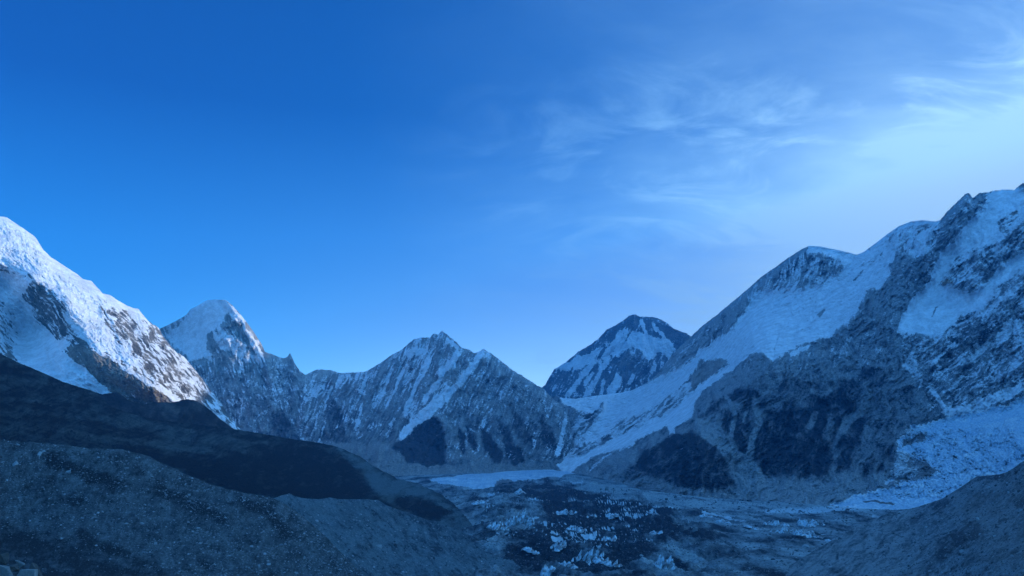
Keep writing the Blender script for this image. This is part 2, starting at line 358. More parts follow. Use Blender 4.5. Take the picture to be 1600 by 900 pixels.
# ================================================================ the ridge from the snow pyramid to the broad rock peak
def middle_ridge():
    cr = [(150, 560), (200, 535), (249, 514), (264, 507), (278, 500), (291, 492), (298, 483), (307, 479), (318, 472), (324, 469), (338, 468), (353, 469), (363, 477), (373, 488), (382, 499), (391, 511), (400, 524), (409, 538), (414, 550),
         (424, 553), (436, 558), (444, 560), (449, 557), (453, 551), (457, 560), (460, 567), (469, 580), (478, 586), (486, 581), (497, 577), (521, 579), (530, 583), (555, 582), (569, 581), (580, 576), (596, 566), (611, 555),
         (627, 547), (636, 539), (646, 530), (661, 527), (671, 528), (677, 521), (684, 523), (690, 517), (696, 521), (705, 528), (714, 535), (721, 544), (733, 546), (741, 552), (748, 550), (755, 545), (767, 552), (783, 564), (799, 577), (817, 588),
         (830, 596), (839, 602), (849, 607), (858, 617), (868, 626), (880, 636), (889, 652), (893, 672), (897, 700), (902, 735)]
    m = Massif('mountain', cr, [(150, 700), (480, 720), (560, 735), (650, 752), (902, 748)],
        [(150, 560, 8600), (250, 514, 8600), (300, 483, 8350), (340, 468, 8150), (414, 550, 8000), (478, 586, 7900), (560, 582, 7900), (692, 519, 7700), (755, 546, 7400), (850, 607, 7100), (893, 672, 6500), (902, 740, 6000),
         (150, 700, 6300), (300, 700, 6400), (480, 715, 6300), (600, 735, 5900), (700, 748, 5750), (850, 745, 5850), (262, 528, 8750), (350, 508, 7950), (400, 600, 7350), (560, 650, 7150), (690, 640, 6850), (690, 727, 6150), (800, 700, 6300)],
        step=1.15, crestnoise=lambda x: 0.5 + 2.2 * np.clip((x - 405) / 20, 0, 1), seed=23, crestfreq=0.17)
    below = m.below
    # ridges of the snow pyramid
    m.ridge([(354, 470), (364, 485), (385, 512), (400, 538), (412, 560), (425, 590)], 17, 26, 13, 0.9, taper=False, warp=0.5)
    m.ridge([(352, 505), (366, 527), (384, 548), (396, 572)], 10, 18, 10)
    m.ridge([(328, 520), (344, 545), (360, 570), (375, 600)], 12, 22, 14)
    m.ridge([(345, 518), (362, 545), (378, 570)], 8, 10, 9)
    m.ridge([(262, 535), (300, 560), (330, 590), (360, 640)], 8, 22, 22)
    m.ridge([(453, 553), (462, 600), (480, 650), (500, 690)], 14, 22, 20)
    # ridges of the rock peak
    m.ridge([(755, 547), (738, 570), (715, 600), (672, 645), (640, 676), (612, 700)], 26, 70, 55, 1.2, taper=False)
    m.ridge([(692, 519), (700, 540), (690, 570), (660, 620), (620, 670)], 10, 40, 35)
    m.ridge([(721, 545), (700, 575), (675, 605)], 8, 18, 14)
    m.ridge([(672, 645), (700, 665), (712, 700), (708, 735)], 14, 45, 26)
    m.ridge([(600, 565), (560, 600), (545, 660)], 10, 36, 36)
    m.ridge([(790, 570), (790, 620), (775, 660), (782, 720)], 14, 32, 28)
    m.ridge([(830, 596), (835, 640), (815, 690), (820, 722)], 16, 32, 30)
    m.ridge([(862, 622), (870, 660), (855, 700), (848, 730)], 12, 24, 22)
    m.ridge([(740, 620), (745, 660), (742, 700)], 9, 20, 18)
    face = np.clip(below / 18, 0.15, 1) * np.clip((752 - m.py) / 25, 0.1, 1)
    pyr = polymask(m.px, m.py, [(245, 510), (264, 505), (298, 480), (324, 462), (358, 462), (360, 486), (350, 503), (330, 517), (326, 550), (300, 563), (265, 540)], 8)
    face = face * (1 - 0.92 * pyr)
    n = m.flutes(13, 17, 4.0, 0.42, 3, mask=face * (m.px > 0))
    n2 = m.flutes(11, 30, 1.2, 0.1, 40, mask=face)
    m.flutes(1.8, 7, 1.0, 0, 60, mask=face)
    lower = np.clip((m.py - 600) / 110, 0, 1)
    m.snow[:] = 0.56 - 0.24 * n - 0.10 * n2 - 0.20 * lower; m.dark[:] = 0.30 + 0.15 * lower
    m.fill('snow', 0.30, [(740, 556), (860, 610), (900, 660), (900, 740), (690, 740), (668, 648), (715, 606)], 10, k=0.85)
    m.fill('snow', 0.44, [(230, 530), (300, 560), (480, 590), (500, 700), (350, 720), (230, 640)], 16, k=0.6)
    m.fill('snow', 0.10, [(500, 676), (600, 690), (650, 730), (650, 760), (500, 760)], 12)
    m.fill('scree', 0.9, [(520, 690), (600, 695), (640, 720), (700, 728), (740, 722), (880, 725), (905, 760), (500, 760)], 9)
    m.fill('snow', 0.0, [(520, 697), (640, 720), (740, 722), (880, 722), (905, 760), (500, 760)], 9)
    m.fill('scree', 0.75, [(700, 655), (716, 665), (735, 715), (700, 725), (694, 690)], 4)
    m.fill('scree', 0.7, [(722, 665), (738, 690), (750, 715), (760, 722), (735, 722), (727, 690)], 4)
    m.fill('scree', 0.7, [(748, 668), (756, 700), (770, 722), (752, 722), (742, 690)], 4)
    for pl, k in (([(668, 648), (690, 663), (697, 690), (694, 724), (670, 728), (640, 722), (624, 705), (612, 700), (640, 672)], 1.0),
                  ([(715, 666), (724, 676), (729, 700), (723, 712), (716, 692)], .9), ([(728, 664), (741, 678), (748, 700), (741, 706), (733, 690)], .9), ([(752, 668), (766, 678), (787, 716), (780, 724), (765, 712), (752, 690)], .95),
                  ([(785, 688), (811, 700), (820, 722), (805, 724), (792, 712)], .9), ([(775, 655), (795, 665), (805, 695), (790, 690)], .6), ([(800, 640), (822, 660), (835, 700), (818, 700), (805, 670)], .5),
                  ([(845, 650), (862, 670), (872, 700), (855, 705), (845, 680)], .55), ([(515, 610), (530, 640), (545, 690), (520, 690), (508, 650)], .5), ([(420, 640), (450, 650), (475, 700), (430, 700)], .5)):
        m.fill('dark', 1.05, pl, 4, k=k); m.fill('snow', 0.0, pl, 4, k=k * 0.9); m.fill('scree', 0.0, pl, 4, k=k)
    # clean snow
    m.fill('snow', 1.2, [(262, 520), (280, 508), (298, 485), (318, 474), (324, 467), (353, 467), (358, 487), (350, 502), (335, 516), (320, 522)], 4)
    m.fill('snow', 0.62, [(249, 512), (264, 507), (296, 486), (292, 496), (276, 512), (262, 523), (250, 520)], 3)
    m.fill('snow', 1.1, [(256, 523), (325, 521), (331, 535), (328, 555), (316, 561), (298, 563), (288, 552), (270, 535)], 4)
    m.fill('snow', 1.1, [(356, 475), (364, 478), (376, 496), (396, 526), (414, 555), (411, 561), (392, 537), (372, 506), (357, 490)], 2.5)
    m.fill('snow', 0.85, [(330, 517), (352, 512), (372, 535), (395, 545), (414, 556), (412, 573), (380, 560), (350, 548), (333, 535)], 4)
    m.fill('snow', 0.40, [(357, 490), (374, 507), (392, 538), (406, 556), (392, 552), (370, 530), (352, 512)], 3)
    m.fill('snow', 0.05, [(324, 524), (332, 520), (338, 535), (334, 548), (322, 545)], 3)
    for p, w, k in (([(755, 549), (738, 570), (717, 600), (693, 624)], 4.5, 1), ([(693, 624), (668, 648), (645, 664), (622, 688)], 5, .95), ([(718, 548), (702, 572), (682, 588)], 4.5, .9), ([(640, 560), (600, 640)], 2.5, .6),
                    ([(672, 555), (655, 590), (630, 650)], 3, .7), ([(690, 590), (660, 630)], 3, .6), ([(705, 600), (680, 625), (650, 650)], 3, .7), ([(612, 580), (585, 640)], 2.5, .6), ([(570, 600), (556, 680)], 2.5, .5),
                    ([(520, 600), (500, 650)], 2.5, .5), ([(655, 545), (640, 555), (668, 548)], 3, .7), ([(700, 530), (715, 545)], 2.5, .7), ([(885, 655), (876, 690), (868, 712)], 2.5, .8)):
        m.stroke('snow', 1.05, p, w, k)
    m.warm += 0.22 * np.clip(1 - np.hypot(m.px - 700, m.py - 600) / 60, 0, 1)
    m.snow -= 0.10; m.weather(0.62, 0.50, 0.42, 4.4, 9, 0.30, mask=(m.px > 470) * 1.0); m.snow -= 0.10 * (m.px <= 470) * (m.snow < 0.9); m.weather(0.62, 0.45, -0.25, 5, 5, 0.3, mask=(m.px <= 470) * 1.0)
    m.lines(0.45, 0.5, 0.42, 11, 6, mask=face); m.lines(0.3, 0.5, 1.2, 12, 5, mask=face * (m.px < 480), seed=20)
    m.build(terrain_mat('fluted_rock_and_snow', 7000 / F, light=(0.40, 0.40, 0.39), dark=(0.06, 0.06, 0.062), scree=(0.30, 0.285, 0.27), aniso=(1, 1, 1.9), rot=(0, 0.35, 0), edge=1.25, soft=0.14, base_n=0.2), back=1.0)
middle_ridge()

# ================================================================ the big sunlit mountain on the left
def left_mountain():
    cr = [(-160, 250), (-110, 300), (-50, 325), (0, 338), (10, 339), (20, 346), (38, 358), (55, 370), (60, 378), (68, 391), (80, 402), (100, 415), (120, 428), (130, 436), (143, 439), (150, 447), (160, 458), (172, 461), (185, 470),
          (200, 478), (207, 481), (217, 483), (222, 490), (230, 500), (240, 507), (248, 513), (255, 525), (262, 535), (267, 541), (276, 551), (286, 556), (296, 567), (310, 585), (330, 610), (352, 640), (390, 690)]
    m = Massif('mountain', cr, [(-160, 640), (0, 660), (150, 690), (280, 700), (390, 720)],
        [(-160, 250, 5600), (0, 338, 5600), (100, 415, 5500), (215, 483, 5500), (296, 567, 5300), (330, 610, 5200), (390, 690, 5000), (-160, 640, 3400), (0, 640, 3600), (150, 680, 3700), (280, 690, 3900), (390, 715, 4600),
         (0, 412, 5000), (55, 437, 4850), (100, 474, 4700), (140, 530, 4450), (188, 572, 4250), (240, 606, 4150), (0, 440, 5150), (40, 480, 4980), (75, 520, 4780), (28, 525, 4950), (-30, 500, 4450), (0, 500, 4680), (28, 548, 4600), (100, 565, 4250), (165, 600, 4150), (230, 625, 4250)],
        step=1.1, crestnoise=lambda x: 1.0 + 1.8 * np.clip((x - 200) / 20, 0, 1), seed=37, crestfreq=0.12)
    below = m.below
    R1 = [(-60, 395), (0, 412), (30, 424), (55, 437), (80, 452), (100, 474), (118, 500), (140, 530), (160, 552), (188, 572), (215, 590), (245, 608), (283, 630)]
    m.ridge(R1, 40, 60, 70, 1.0, taper=False, warp=0.7)
    m.ridge([(-120, 420), (-40, 445), (-20, 466), (-6, 482), (4, 505), (4, 540), (4, 560)], 16, 30, 26, 1.0, taper=False)
    m.ridge([(172, 462), (185, 500), (205, 540), (232, 575)], 15, 16, 22)
    m.ridge([(150, 448), (165, 480), (185, 520)], 8, 12, 14)
    m.ridge([(215, 483), (228, 520), (250, 560), (280, 600)], 16, 24, 26)
    m.ridge([(262, 536), (282, 580), (310, 620)], 12, 18, 20)
    m.ridge([(130, 545), (160, 570), (200, 590), (250, 625)], 16, 24, 22)
    face = np.clip(below / 16, 0.2, 1)
    n = m.flutes(8, 22, 3.2, -0.75, 3, mask=face, gain=0.48)
    m.flutes(2.6, 9, 2.4, -0.6, 50, mask=face); n3 = m.flutes(1.0, 6, 1.0, 0, 70, mask=face)
    lit = polymask(m.px, m.py, [(-160, 230), (20, 330), (160, 440), (215, 470), (260, 540), (200, 520), (230, 600), (285, 632), (240, 610), (160, 555), (100, 475), (50, 437), (-160, 370)], 8)
    m.flutes(4, 14, 3.2, -0.9, 88, mask=lit * face)
    m.snow[:] = 0.42 - 0.22 * n; m.dark[:] = 0.42
    m.fill('snow', 1.1, [(-160, 230), (20, 330), (130, 425), (200, 470), (222, 480), (215, 495), (175, 478), (160, 500), (182, 535), (160, 550), (130, 520), (100, 472), (55, 436), (0, 410), (-160, 370)], 6)
    m.fill('snow', 0.62, [(150, 465), (175, 470), (190, 500), (205, 540), (240, 605), (220, 592), (188, 568), (165, 548), (172, 525), (158, 490)], 6)
    m.fill('snow', 0.30, [(178, 480), (200, 490), (212, 530), (210, 548), (190, 520), (170, 490)], 6)
    m.fill('snow', 0.88, [(200, 476), (220, 484), (232, 510), (225, 520), (208, 495)], 5)
    m.fill('snow', 0.25, [(50, 437), (80, 452), (100, 476), (118, 502), (135, 530), (112, 536), (85, 527), (65, 510), (50, 488), (34, 462)], 4)
    m.fill('dark', 0.55, [(50, 437), (80, 452), (100, 476), (118, 502), (135, 530), (112, 536), (85, 527), (65, 510), (50, 488), (34, 462)], 6)
    m.fill('snow', 1.15, [(-160, 390), (0, 424), (50, 438), (34, 460), (50, 492), (66, 512), (90, 530), (110, 536), (100, 548), (60, 545), (28, 543), (27, 497), (10, 470), (-20, 450), (-160, 420)], 4)
    m.fill('snow', 0.45, [(-160, 440), (0, 467), (15, 481), (26, 500), (27, 542), (15, 556), (-160, 520)], 4)
    m.fill('snow', 1.1, [(26, 541), (60, 546), (100, 550), (126, 572), (150, 590), (180, 614), (160, 618), (60, 590), (20, 553)], 4)
    m.flutes(5, 8, 1, 0, 99, mask=polymask(m.px, m.py, [(20, 538), (100, 548), (180, 614), (120, 620), (10, 570)], 6))
    spur = [(110, 540), (150, 549), (188, 574), (230, 600), (262, 624), (250, 640), (200, 635), (165, 605), (128, 572), (104, 552)]
    m.fill('snow', -0.1, spur, 3); m.fill('warm', 0.35, spur, 5); m.fill('dark', 0.25, spur, 4)
    m.stroke('snow', 0.9, [(188, 571), (215, 588), (243, 606)], 3); m.fill('snow', 1.1, [(240, 600), (262, 607), (287, 626), (268, 627)], 3)
    m.stroke('snow', 0.9, [(100, 490), (130, 525), (160, 553)], 4)
    m.fill('snow', 0.40, [(225, 500), (260, 535), (300, 575), (340, 630), (400, 700), (330, 700), (285, 625), (240, 580), (215, 530)], 8, k=0.85)
    m.weather(0.75, 0.5, -0.75, 5.5, 6, 0.3)
    m.lines(0.35, 0.55, -0.7, 12, 4, mask=face); m.lines(0.2, 0.4, 0.9, 14, 3, mask=face, seed=20)
    m.build(terrain_mat('sunlit_snow_and_rock', 4800 / F, light=(0.26, 0.235, 0.205), dark=(0.06, 0.058, 0.055), warm=(0.27, 0.225, 0.17), aniso=(1, 1, 1.6), rot=(0, -0.5, 0), edge=1.4, soft=0.14, base_n=0.12), back=1.0)
left_mountain()

# ================================================================ the huge shaded wall on the right, with the hanging glacier
def right_wall():
    cr = [(840, 640), (855, 624), (868, 618), (880, 622), (900, 623), (933, 618), (960, 615), (987, 610), (1007, 600), (1027, 585), (1040, 567), (1057, 547), (1080, 525), (1100, 507), (1120, 492), (1140, 475), (1150, 467),
          (1169, 451), (1190, 432), (1212, 417), (1231, 403), (1253, 389), (1265, 384), (1281, 385), (1306, 390), (1324, 394), (1338, 398), (1349, 394), (1368, 380), (1386, 366), (1405, 353), (1424, 346), (1442, 344), (1461, 346),
          (1469, 344), (1480, 330), (1495, 316), (1508, 303), (1514, 302), (1520, 309), (1530, 302), (1548, 299), (1567, 296), (1584, 297), (1595, 288), (1604, 284), (1640, 272), (1700, 240), (1780, 225), (1860, 180)]
    m = Massif('mountain', cr, [(840, 750), (880, 752), (960, 775), (1000, 793), (1100, 806), (1400, 806), (1600, 812), (1860, 830)],
        [(840, 640, 8600), (868, 618, 8400), (960, 616, 8200), (1027, 585, 7900), (1100, 507, 7500), (1190, 432, 6900), (1265, 384, 6500), (1338, 398, 6000), (1442, 344, 5300), (1510, 302, 5000), (1604, 284, 4800), (1860, 180, 4300),
         (840, 750, 5900), (880, 745, 5700), (960, 760, 4700), (1000, 785, 4000), (1100, 800, 3350), (1250, 800, 3150), (1400, 800, 2950), (1600, 810, 2550), (1860, 830, 1900),
         (960, 690, 6000), (1050, 660, 5500), (1191, 549, 5000), (1175, 606, 4500), (1060, 675, 4450), (1150, 740, 3800), (1250, 745, 3600), (1300, 530, 4900), (1300, 640, 4250), (1400, 500, 4700), (1400, 620, 4200), (1500, 500, 4500), (1600, 420, 4400),
         (1600, 550, 3950), (1480, 640, 3950), (1600, 628, 3700), (1860, 560, 3300), (1425, 670, 3850), (1500, 690, 3550), (1600, 700, 3150), (1420, 750, 3250), (1200, 480, 6200), (1120, 560, 6300), (1330, 745, 3500)],
        step=1.25, crestnoise=lambda x: 0.6 + 2.0 * np.clip((x - 1465) / 10, 0, 1) + 1.2 * ((x > 1000) & (x < 1180)), seed=51, crestfreq=0.12)
    below = m.below
    SP = [(1191, 547), (1178, 575), (1160, 600), (1140, 612), (1100, 640), (1060, 668), (1015, 702), (960, 742)]
    m.ridge(SP, 46, 40, 120, 1.0, taper=False, warp=0.8)
    m.ridge([(1191, 547), (1210, 562), (1235, 550), (1265, 534), (1300, 524), (1325, 500), (1345, 465), (1385, 420), (1440, 380), (1490, 330)], 26, 50, 46, 1.1)
    m.ridge([(1508, 303), (1478, 370), (1430, 420), (1390, 470), (1370, 520), (1350, 570), (1335, 620)], 26, 44, 50, 1.0)
    m.ridge([(1335, 560), (1370, 610), (1395, 670), (1400, 730)], 28, 55, 50)
    m.ridge([(1200, 560), (1225, 610), (1245, 660), (1250, 740)], 22, 48, 48)
    m.ridge([(1270, 545), (1290, 600), (1300, 660), (1310, 735)], 18, 36, 34)
    m.ridge([(1150, 610), (1150, 650), (1155, 700)], 10, 18, 18)
    m.ridge([(1060, 676), (1085, 700), (1090, 760)], 16, 42, 34)
    m.ridge([(1600, 350), (1540, 400), (1490, 450), (1470, 445)], 12, 22, 24)
    m.ridge([(1700, 420), (1600, 460), (1540, 500), (1490, 540), (1440, 570)], 20, 36, 44)
    m.ridge([(1700, 500), (1620, 545), (1560, 590), (1520, 640)], 18, 32, 36)
    m.ridge([(1000, 605), (1050, 560), (1100, 520), (1150, 480), (1184, 452)], 10, 16, 22)
    m.ridge([(1090, 563), (1080, 590), (1060, 620), (1000, 650), (950, 690)], 12, 20, 22)
    m.ridge([(948, 624), (925, 655), (890, 705), (872, 735)], 16, 26, 24)
    m.ridge([(1240, 400), (1235, 430), (1200, 450)], 8, 20, 20)
    ice = polymask(m.wx * 1.6 - m.px * .6, m.wy * 1.6 - m.py * .6, [(1900, 560), (1620, 618), (1560, 635), (1530, 640), (1508, 650), (1490, 648), (1460, 662), (1420, 665), (1425, 678), (1408, 686), (1400, 702), (1425, 712), (1418, 725), (1440, 730), (1400, 745), (1385, 752),
                               (1420, 755), (1370, 766), (1340, 777), (1300, 788), (1330, 795), (1420, 800), (1500, 812), (1900, 840)], 7)
    S1 = [(868, 612), (960, 612), (1007, 603), (1045, 583), (1080, 562), (1110, 540), (1147, 511), (1169, 481), (1184, 457), (1230, 452), (1275, 448), (1310, 430), (1325, 412), (1300, 398), (1265, 390), (1265, 370), (1338, 380), (1400, 330), (1466, 335),
          (1466, 350), (1435, 347), (1400, 362), (1387, 378), (1400, 392), (1395, 405), (1385, 412), (1388, 430), (1378, 445), (1370, 450), (1352, 452), (1345, 470), (1335, 490), (1318, 508), (1300, 522), (1265, 531), (1225, 550), (1208, 563), (1190, 548), (1165, 552), (1145, 566), (1125, 560), (1092, 560), (1082, 585), (1060, 603),
          (1035, 622), (1000, 645), (975, 650), (955, 665), (930, 688), (913, 689), (930, 660), (948, 640), (945, 624), (925, 645), (900, 640)]
    S2 = [(1527, 337), (1536, 322), (1550, 300), (1584, 292), (1600, 300), (1640, 270), (1700, 250), (1700, 330), (1600, 340), (1560, 375), (1520, 390), (1490, 408), (1470, 442), (1520, 456), (1545, 440), (1560, 420), (1600, 392), (1700, 380), (1700, 410), (1600, 415), (1560, 445), (1548, 466), (1530, 482), (1500, 492),
          (1475, 515), (1455, 523), (1430, 521), (1402, 519), (1412, 495), (1428, 467), (1452, 442), (1462, 420), (1470, 392), (1490, 382), (1505, 362), (1515, 345)]
    sm1 = polymask(m.wx, m.wy, S1, 6); sm2 = polymask(m.wx, m.wy, S2, 5)
    armB = [(1168, 556), (1150, 572), (1125, 590), (1105, 605), (1085, 627), (1078, 652), (1062, 665), (1046, 680), (1040, 664), (1010, 680), (965, 702), (917, 716), (880, 745), (886, 715), (930, 702), (1000, 668), (1035, 650), (1065, 628), (1090, 605), (1118, 582), (1140, 570)]
    smB = polymask(m.wx, m.wy, armB, 4)
    sm = np.clip(sm1 + sm2 + smB + ice, 0, 1)
    face = np.clip(below / 14, 0.25, 1) * (1 - 0.8 * sm)
    n = m.flutes(34, 40, 2.6, 0.35, 3, mask=face, gain=.58); nb = m.flutes(12, 13, 2.4, 0.6, 30, mask=face, gain=.62); m.flutes(3.2, 5, 1.2, 0, 77, mask=face)
    m.flutes(6.5, 30, 1.3, 0.8, 140, mask=np.clip(sm1 + sm2 + smB, 0, 1) * np.clip(below / 20, 0, 1), ridged=False); m.flutes(2.6, 9, 1.6, 1.2, 150, mask=np.clip(sm1 + smB, 0, 1))
    m.flutes(1.5, 7, 4.5, 0.25, 160, mask=sm2)
    m.flutes(9, 40, 0.7, 0.7, 121, mask=ice * np.clip((m.py - 655) / 25, 0.1, 1)); m.flutes(5, 19, 0.7, 0.5, 120, mask=ice * np.clip((765 - m.py) / 12, 0.15, 1) * np.clip((m.py - 655) / 25, 0.1, 1))
    lower = np.clip((m.py - 560) / 60, 0, 1)
    m.snow[:] = 0.30 - 0.14 * n - 0.14 * nb; m.dark[:] = 0.26 - 0.05 * n
    m.snow -= 0.24 * lower; m.dark += 0.24 * lower
    m.fill('snow', 0.43, [(1400, 520), (1470, 515), (1530, 480), (1600, 410), (1900, 380), (1900, 620), (1600, 620), (1510, 645), (1460, 655), (1430, 600)], 10, k=0.75)
    m.fill('snow', 0.35, [(900, 640), (1080, 600), (1080, 640), (880, 740)], 8); m.fill('snow', 0.50, [(1060, 600), (1080, 605), (1060, 630), (1000, 660), (960, 690), (955, 675), (1000, 648)], 5)
    m.fill('dark', 0.15, [(880, 740), (960, 705), (1040, 680), (1075, 655), (1140, 600), (1165, 560), (1200, 565), (1170, 600), (1060, 668), (960, 745), (1000, 790), (900, 770)], 7)
    m.fill('warm', 0.22, [(1090, 562), (1105, 558), (1135, 566), (1120, 580), (1085, 605), (1070, 622), (1078, 590)], 4)
    m.fill('snow', 0.40, [(1184, 456), (1202, 438), (1238, 406), (1258, 392), (1282, 391), (1310, 405), (1325, 413), (1310, 427), (1275, 447), (1225, 454)], 4)
    m.fill('dark', 0.75, [(1200, 440), (1240, 406), (1262, 392), (1283, 393), (1275, 405), (1245, 425), (1210, 447)], 4)
    m.fill('snow', 0.22, [(1000, 603), (1030, 585), (1058, 548), (1140, 477), (1232, 405), (1215, 428), (1186, 456), (1169, 480), (1147, 512), (1110, 541), (1045, 584)], 4)
    m.snow = np.where(sm1 > 0, m.snow + (1.25 - m.snow) * sm1, m.snow); m.snow += (1.2 - m.snow) * sm2; m.snow += (1.15 - m.snow) * smB
    m.fill('snow', 0.35, [(1558, 348), (1580, 332), (1594, 328), (1596, 342), (1576, 362), (1562, 367)], 3)
    m.fill('snow', 0.45, [(1484, 412), (1520, 388), (1560, 377), (1600, 352), (1700, 330), (1700, 380), (1600, 388), (1562, 400), (1540, 424), (1522, 456), (1492, 452), (1466, 446)], 5)
    m.stroke('snow', 0.2, [(1468, 441), (1478, 439), (1490, 441)], 3.5); m.stroke('warm', 0.9, [(1468, 441), (1478, 439), (1490, 441)], 3.5); m.stroke('warm', 0.4, [(1580, 340), (1590, 333)], 5)
    m.fill('snow', 0.15, [(1275, 492), (1287, 482), (1291, 484), (1280, 498)], 2, warp=.4)
    for p, w in (([(1330, 440), (1350, 420)], 2), ([(1300, 428), (1318, 415)], 2), ([(1372, 400), (1380, 395)], 2), ([(1455, 495), (1465, 478)], 1.6)): m.stroke('snow', 0.1, p, w, 0.8)
    # rock showing through the upper snow, snow ledges on the rock
    m.fill('snow', 0.52, [(1390, 372), (1410, 360), (1440, 350), (1462, 352), (1470, 345), (1462, 380), (1440, 400), (1405, 400)], 5)
    for p, w, k in (([(1448, 362), (1440, 376)], 5, .9), ([(1436, 390), (1425, 394)], 4, .9), ([(1600, 500), (1575, 515), (1562, 530)], 5, .8), ([(1495, 536), (1475, 552), (1460, 566)], 3.5, .8), ([(1412, 565), (1428, 582)], 5, .6), ([(1425, 556), (1432, 572)], 4, .6),
                    ([(1452, 607), (1468, 628), (1482, 645)], 2.5, .9), ([(1482, 645), (1520, 640), (1600, 605)], 6, .8), ([(1600, 440), (1560, 470), (1530, 500)], 3, .6), ([(1540, 540), (1520, 560), (1500, 565)], 3, .5), ([(1600, 560), (1570, 585)], 3, .5), ([(1265, 540), (1235, 556)], 3, .7),
                    ([(905, 660), (885, 690), (872, 718)], 2.5, .8), ([(1000, 690), (950, 712), (915, 735)], 2.5, .5), ([(880, 722), (895, 735)], 8, .9), ([(868, 728), (880, 716), (884, 742)], 7, .9)):
        m.stroke('snow', 1.05, p, w, k)
    D = [([(1128, 650), (1135, 640), (1146, 650), (1140, 675), (1130, 682)], .9), ([(1150, 642), (1165, 630), (1180, 640), (1177, 680), (1165, 710), (1146, 697), (1142, 680)], .95),
         ([(1180, 668), (1200, 645), (1240, 635), (1300, 635), (1290, 680), (1302, 720), (1295, 742), (1250, 747), (1205, 747), (1177, 728), (1172, 705)], .95),
         ([(985, 732), (1010, 706), (1050, 680), (1080, 675), (1105, 685), (1125, 702), (1142, 737), (1152, 757), (1120, 766), (1070, 762), (1020, 746)], .92),
         ([(1298, 640), (1322, 615), (1352, 655), (1345, 700), (1328, 732), (1308, 738), (1310, 690)], .85), ([(1060, 668), (1110, 636), (1150, 606), (1176, 606), (1202, 628), (1196, 642), (1165, 626), (1130, 632), (1098, 652)], .75),
         ([(1208, 600), (1240, 590), (1290, 600), (1330, 590), (1350, 600), (1320, 625), (1280, 640), (1220, 640)], .5), ([(1345, 575), (1380, 580), (1400, 620), (1395, 640), (1360, 620)], .6), ([(1480, 520), (1540, 500), (1560, 520), (1500, 560), (1460, 580)], .35), ([(1360, 690), (1395, 690), (1400, 740), (1345, 745)], .5)]
    for pl, k in D: m.fill('dark', 1.08, pl, 5, k=k); m.fill('snow', -0.15, pl, 5, k=k)
    m.fill('dark', 0.05, [(1085, 652), (1118, 665), (1150, 700), (1172, 715), (1192, 745), (1205, 775), (1160, 775), (1150, 742), (1128, 702), (1100, 682)], 5)
    m.fill('scree', 0.9, [(1085, 652), (1118, 665), (1150, 700), (1172, 715), (1192, 745), (1205, 775), (1160, 775), (1150, 742), (1128, 702), (1100, 682)], 5)
    m.fill('scree', 0.62, [(960, 745), (1020, 750), (1110, 770), (1200, 752), (1300, 750), (1380, 748), (1420, 760), (1330, 785), (1300, 815), (900, 815), (880, 755)], 8)
    m.fill('dark', 0.3, [(1190, 748), (1300, 745), (1400, 740), (1330, 785), (1200, 780)], 8)
    for p, w in (([(1135, 618), (1150, 648), (1143, 684)], 2.2), ([(1178, 622), (1186, 660), (1168, 712)], 3.5), ([(1170, 635), (1160, 660)], 1.5)): m.stroke('dark', 0.1, p, w); m.stroke('scree', 0.8, p, w)
    for p, w in (([(1310, 682), (1325, 655), (1348, 640), (1362, 612)], 5), ([(1310, 600), (1290, 615), (1265, 610)], 4), ([(1355, 560), (1340, 580), (1320, 590)], 4), ([(1262, 672), (1275, 640)], 4)): m.stroke('dark', 0.05, p, w, 0.8); m.stroke('scree', 0.5, p, w, 0.7)
    m.dark -= 0.34 * n + 0.24 * nb; m.weather(0.50, 0.5, 0.30, 5.5, 7.0, 0.22, mask=(1 - ice) * (m.px > 1080) * (1 - np.clip((m.px - 1400) / 60, 0, 1))); m.weather(0.60, 0.5, 0.90, 5.5, 6.0, 0.25, mask=(1 - ice) * np.maximum(m.px <= 1080, np.clip((m.px - 1400) / 60, 0, 1)))
    rk = np.clip((1.0 - m.snow) * 2, 0, 1) * (1 - ice); m.lines(0.6, 0.6, 0.96, 15, 5, mask=rk * np.clip((m.px - 1380) / 40, 0, 1)); m.lines(0.28, 0.6, 0.4, 15, 5, mask=rk, seed=20); m.lines(0.12, 0.5, 1.0, 20, 3, mask=rk, seed=40)
    m.lines(0, 0.0, 1.3, 16, 4, mask=np.clip(sm1, 0, 1) * 2.0, seed=60)
    for p, w in (([(1135, 618), (1150, 648), (1143, 684)], 2.4), ([(1178, 622), (1186, 660), (1168, 712)], 4), ([(1100, 665), (1140, 705), (1168, 745), (1190, 775)], 11), ([(1310, 682), (1325, 655), (1348, 640), (1362, 612)], 5)): m.stroke('dark', -0.1, p, w, .8); m.stroke('scree', 0.85, p, w, .8)
    # the icefall: clean near its edge with the wall, dirt patches, and crevasse lines with their shade painted into the ice colour
    m.snow = np.where(ice > 0.3, 1.15, m.snow)
    m.fill('snow', 0.5, [(1400, 700), (1440, 715), (1470, 735), (1440, 750), (1395, 757), (1385, 745)], 6); m.fill('snow', 0.55, [(1415, 668), (1455, 672), (1445, 690), (1405, 700)], 5)
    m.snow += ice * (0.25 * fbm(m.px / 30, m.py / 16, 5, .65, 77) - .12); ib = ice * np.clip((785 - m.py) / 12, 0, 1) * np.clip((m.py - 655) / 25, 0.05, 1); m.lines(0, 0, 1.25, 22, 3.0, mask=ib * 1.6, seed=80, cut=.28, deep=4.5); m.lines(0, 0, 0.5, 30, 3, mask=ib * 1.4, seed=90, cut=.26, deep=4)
    m.stroke('snow', 0.1, [(1345, 783), (1380, 785), (1400, 788)], 1.6)
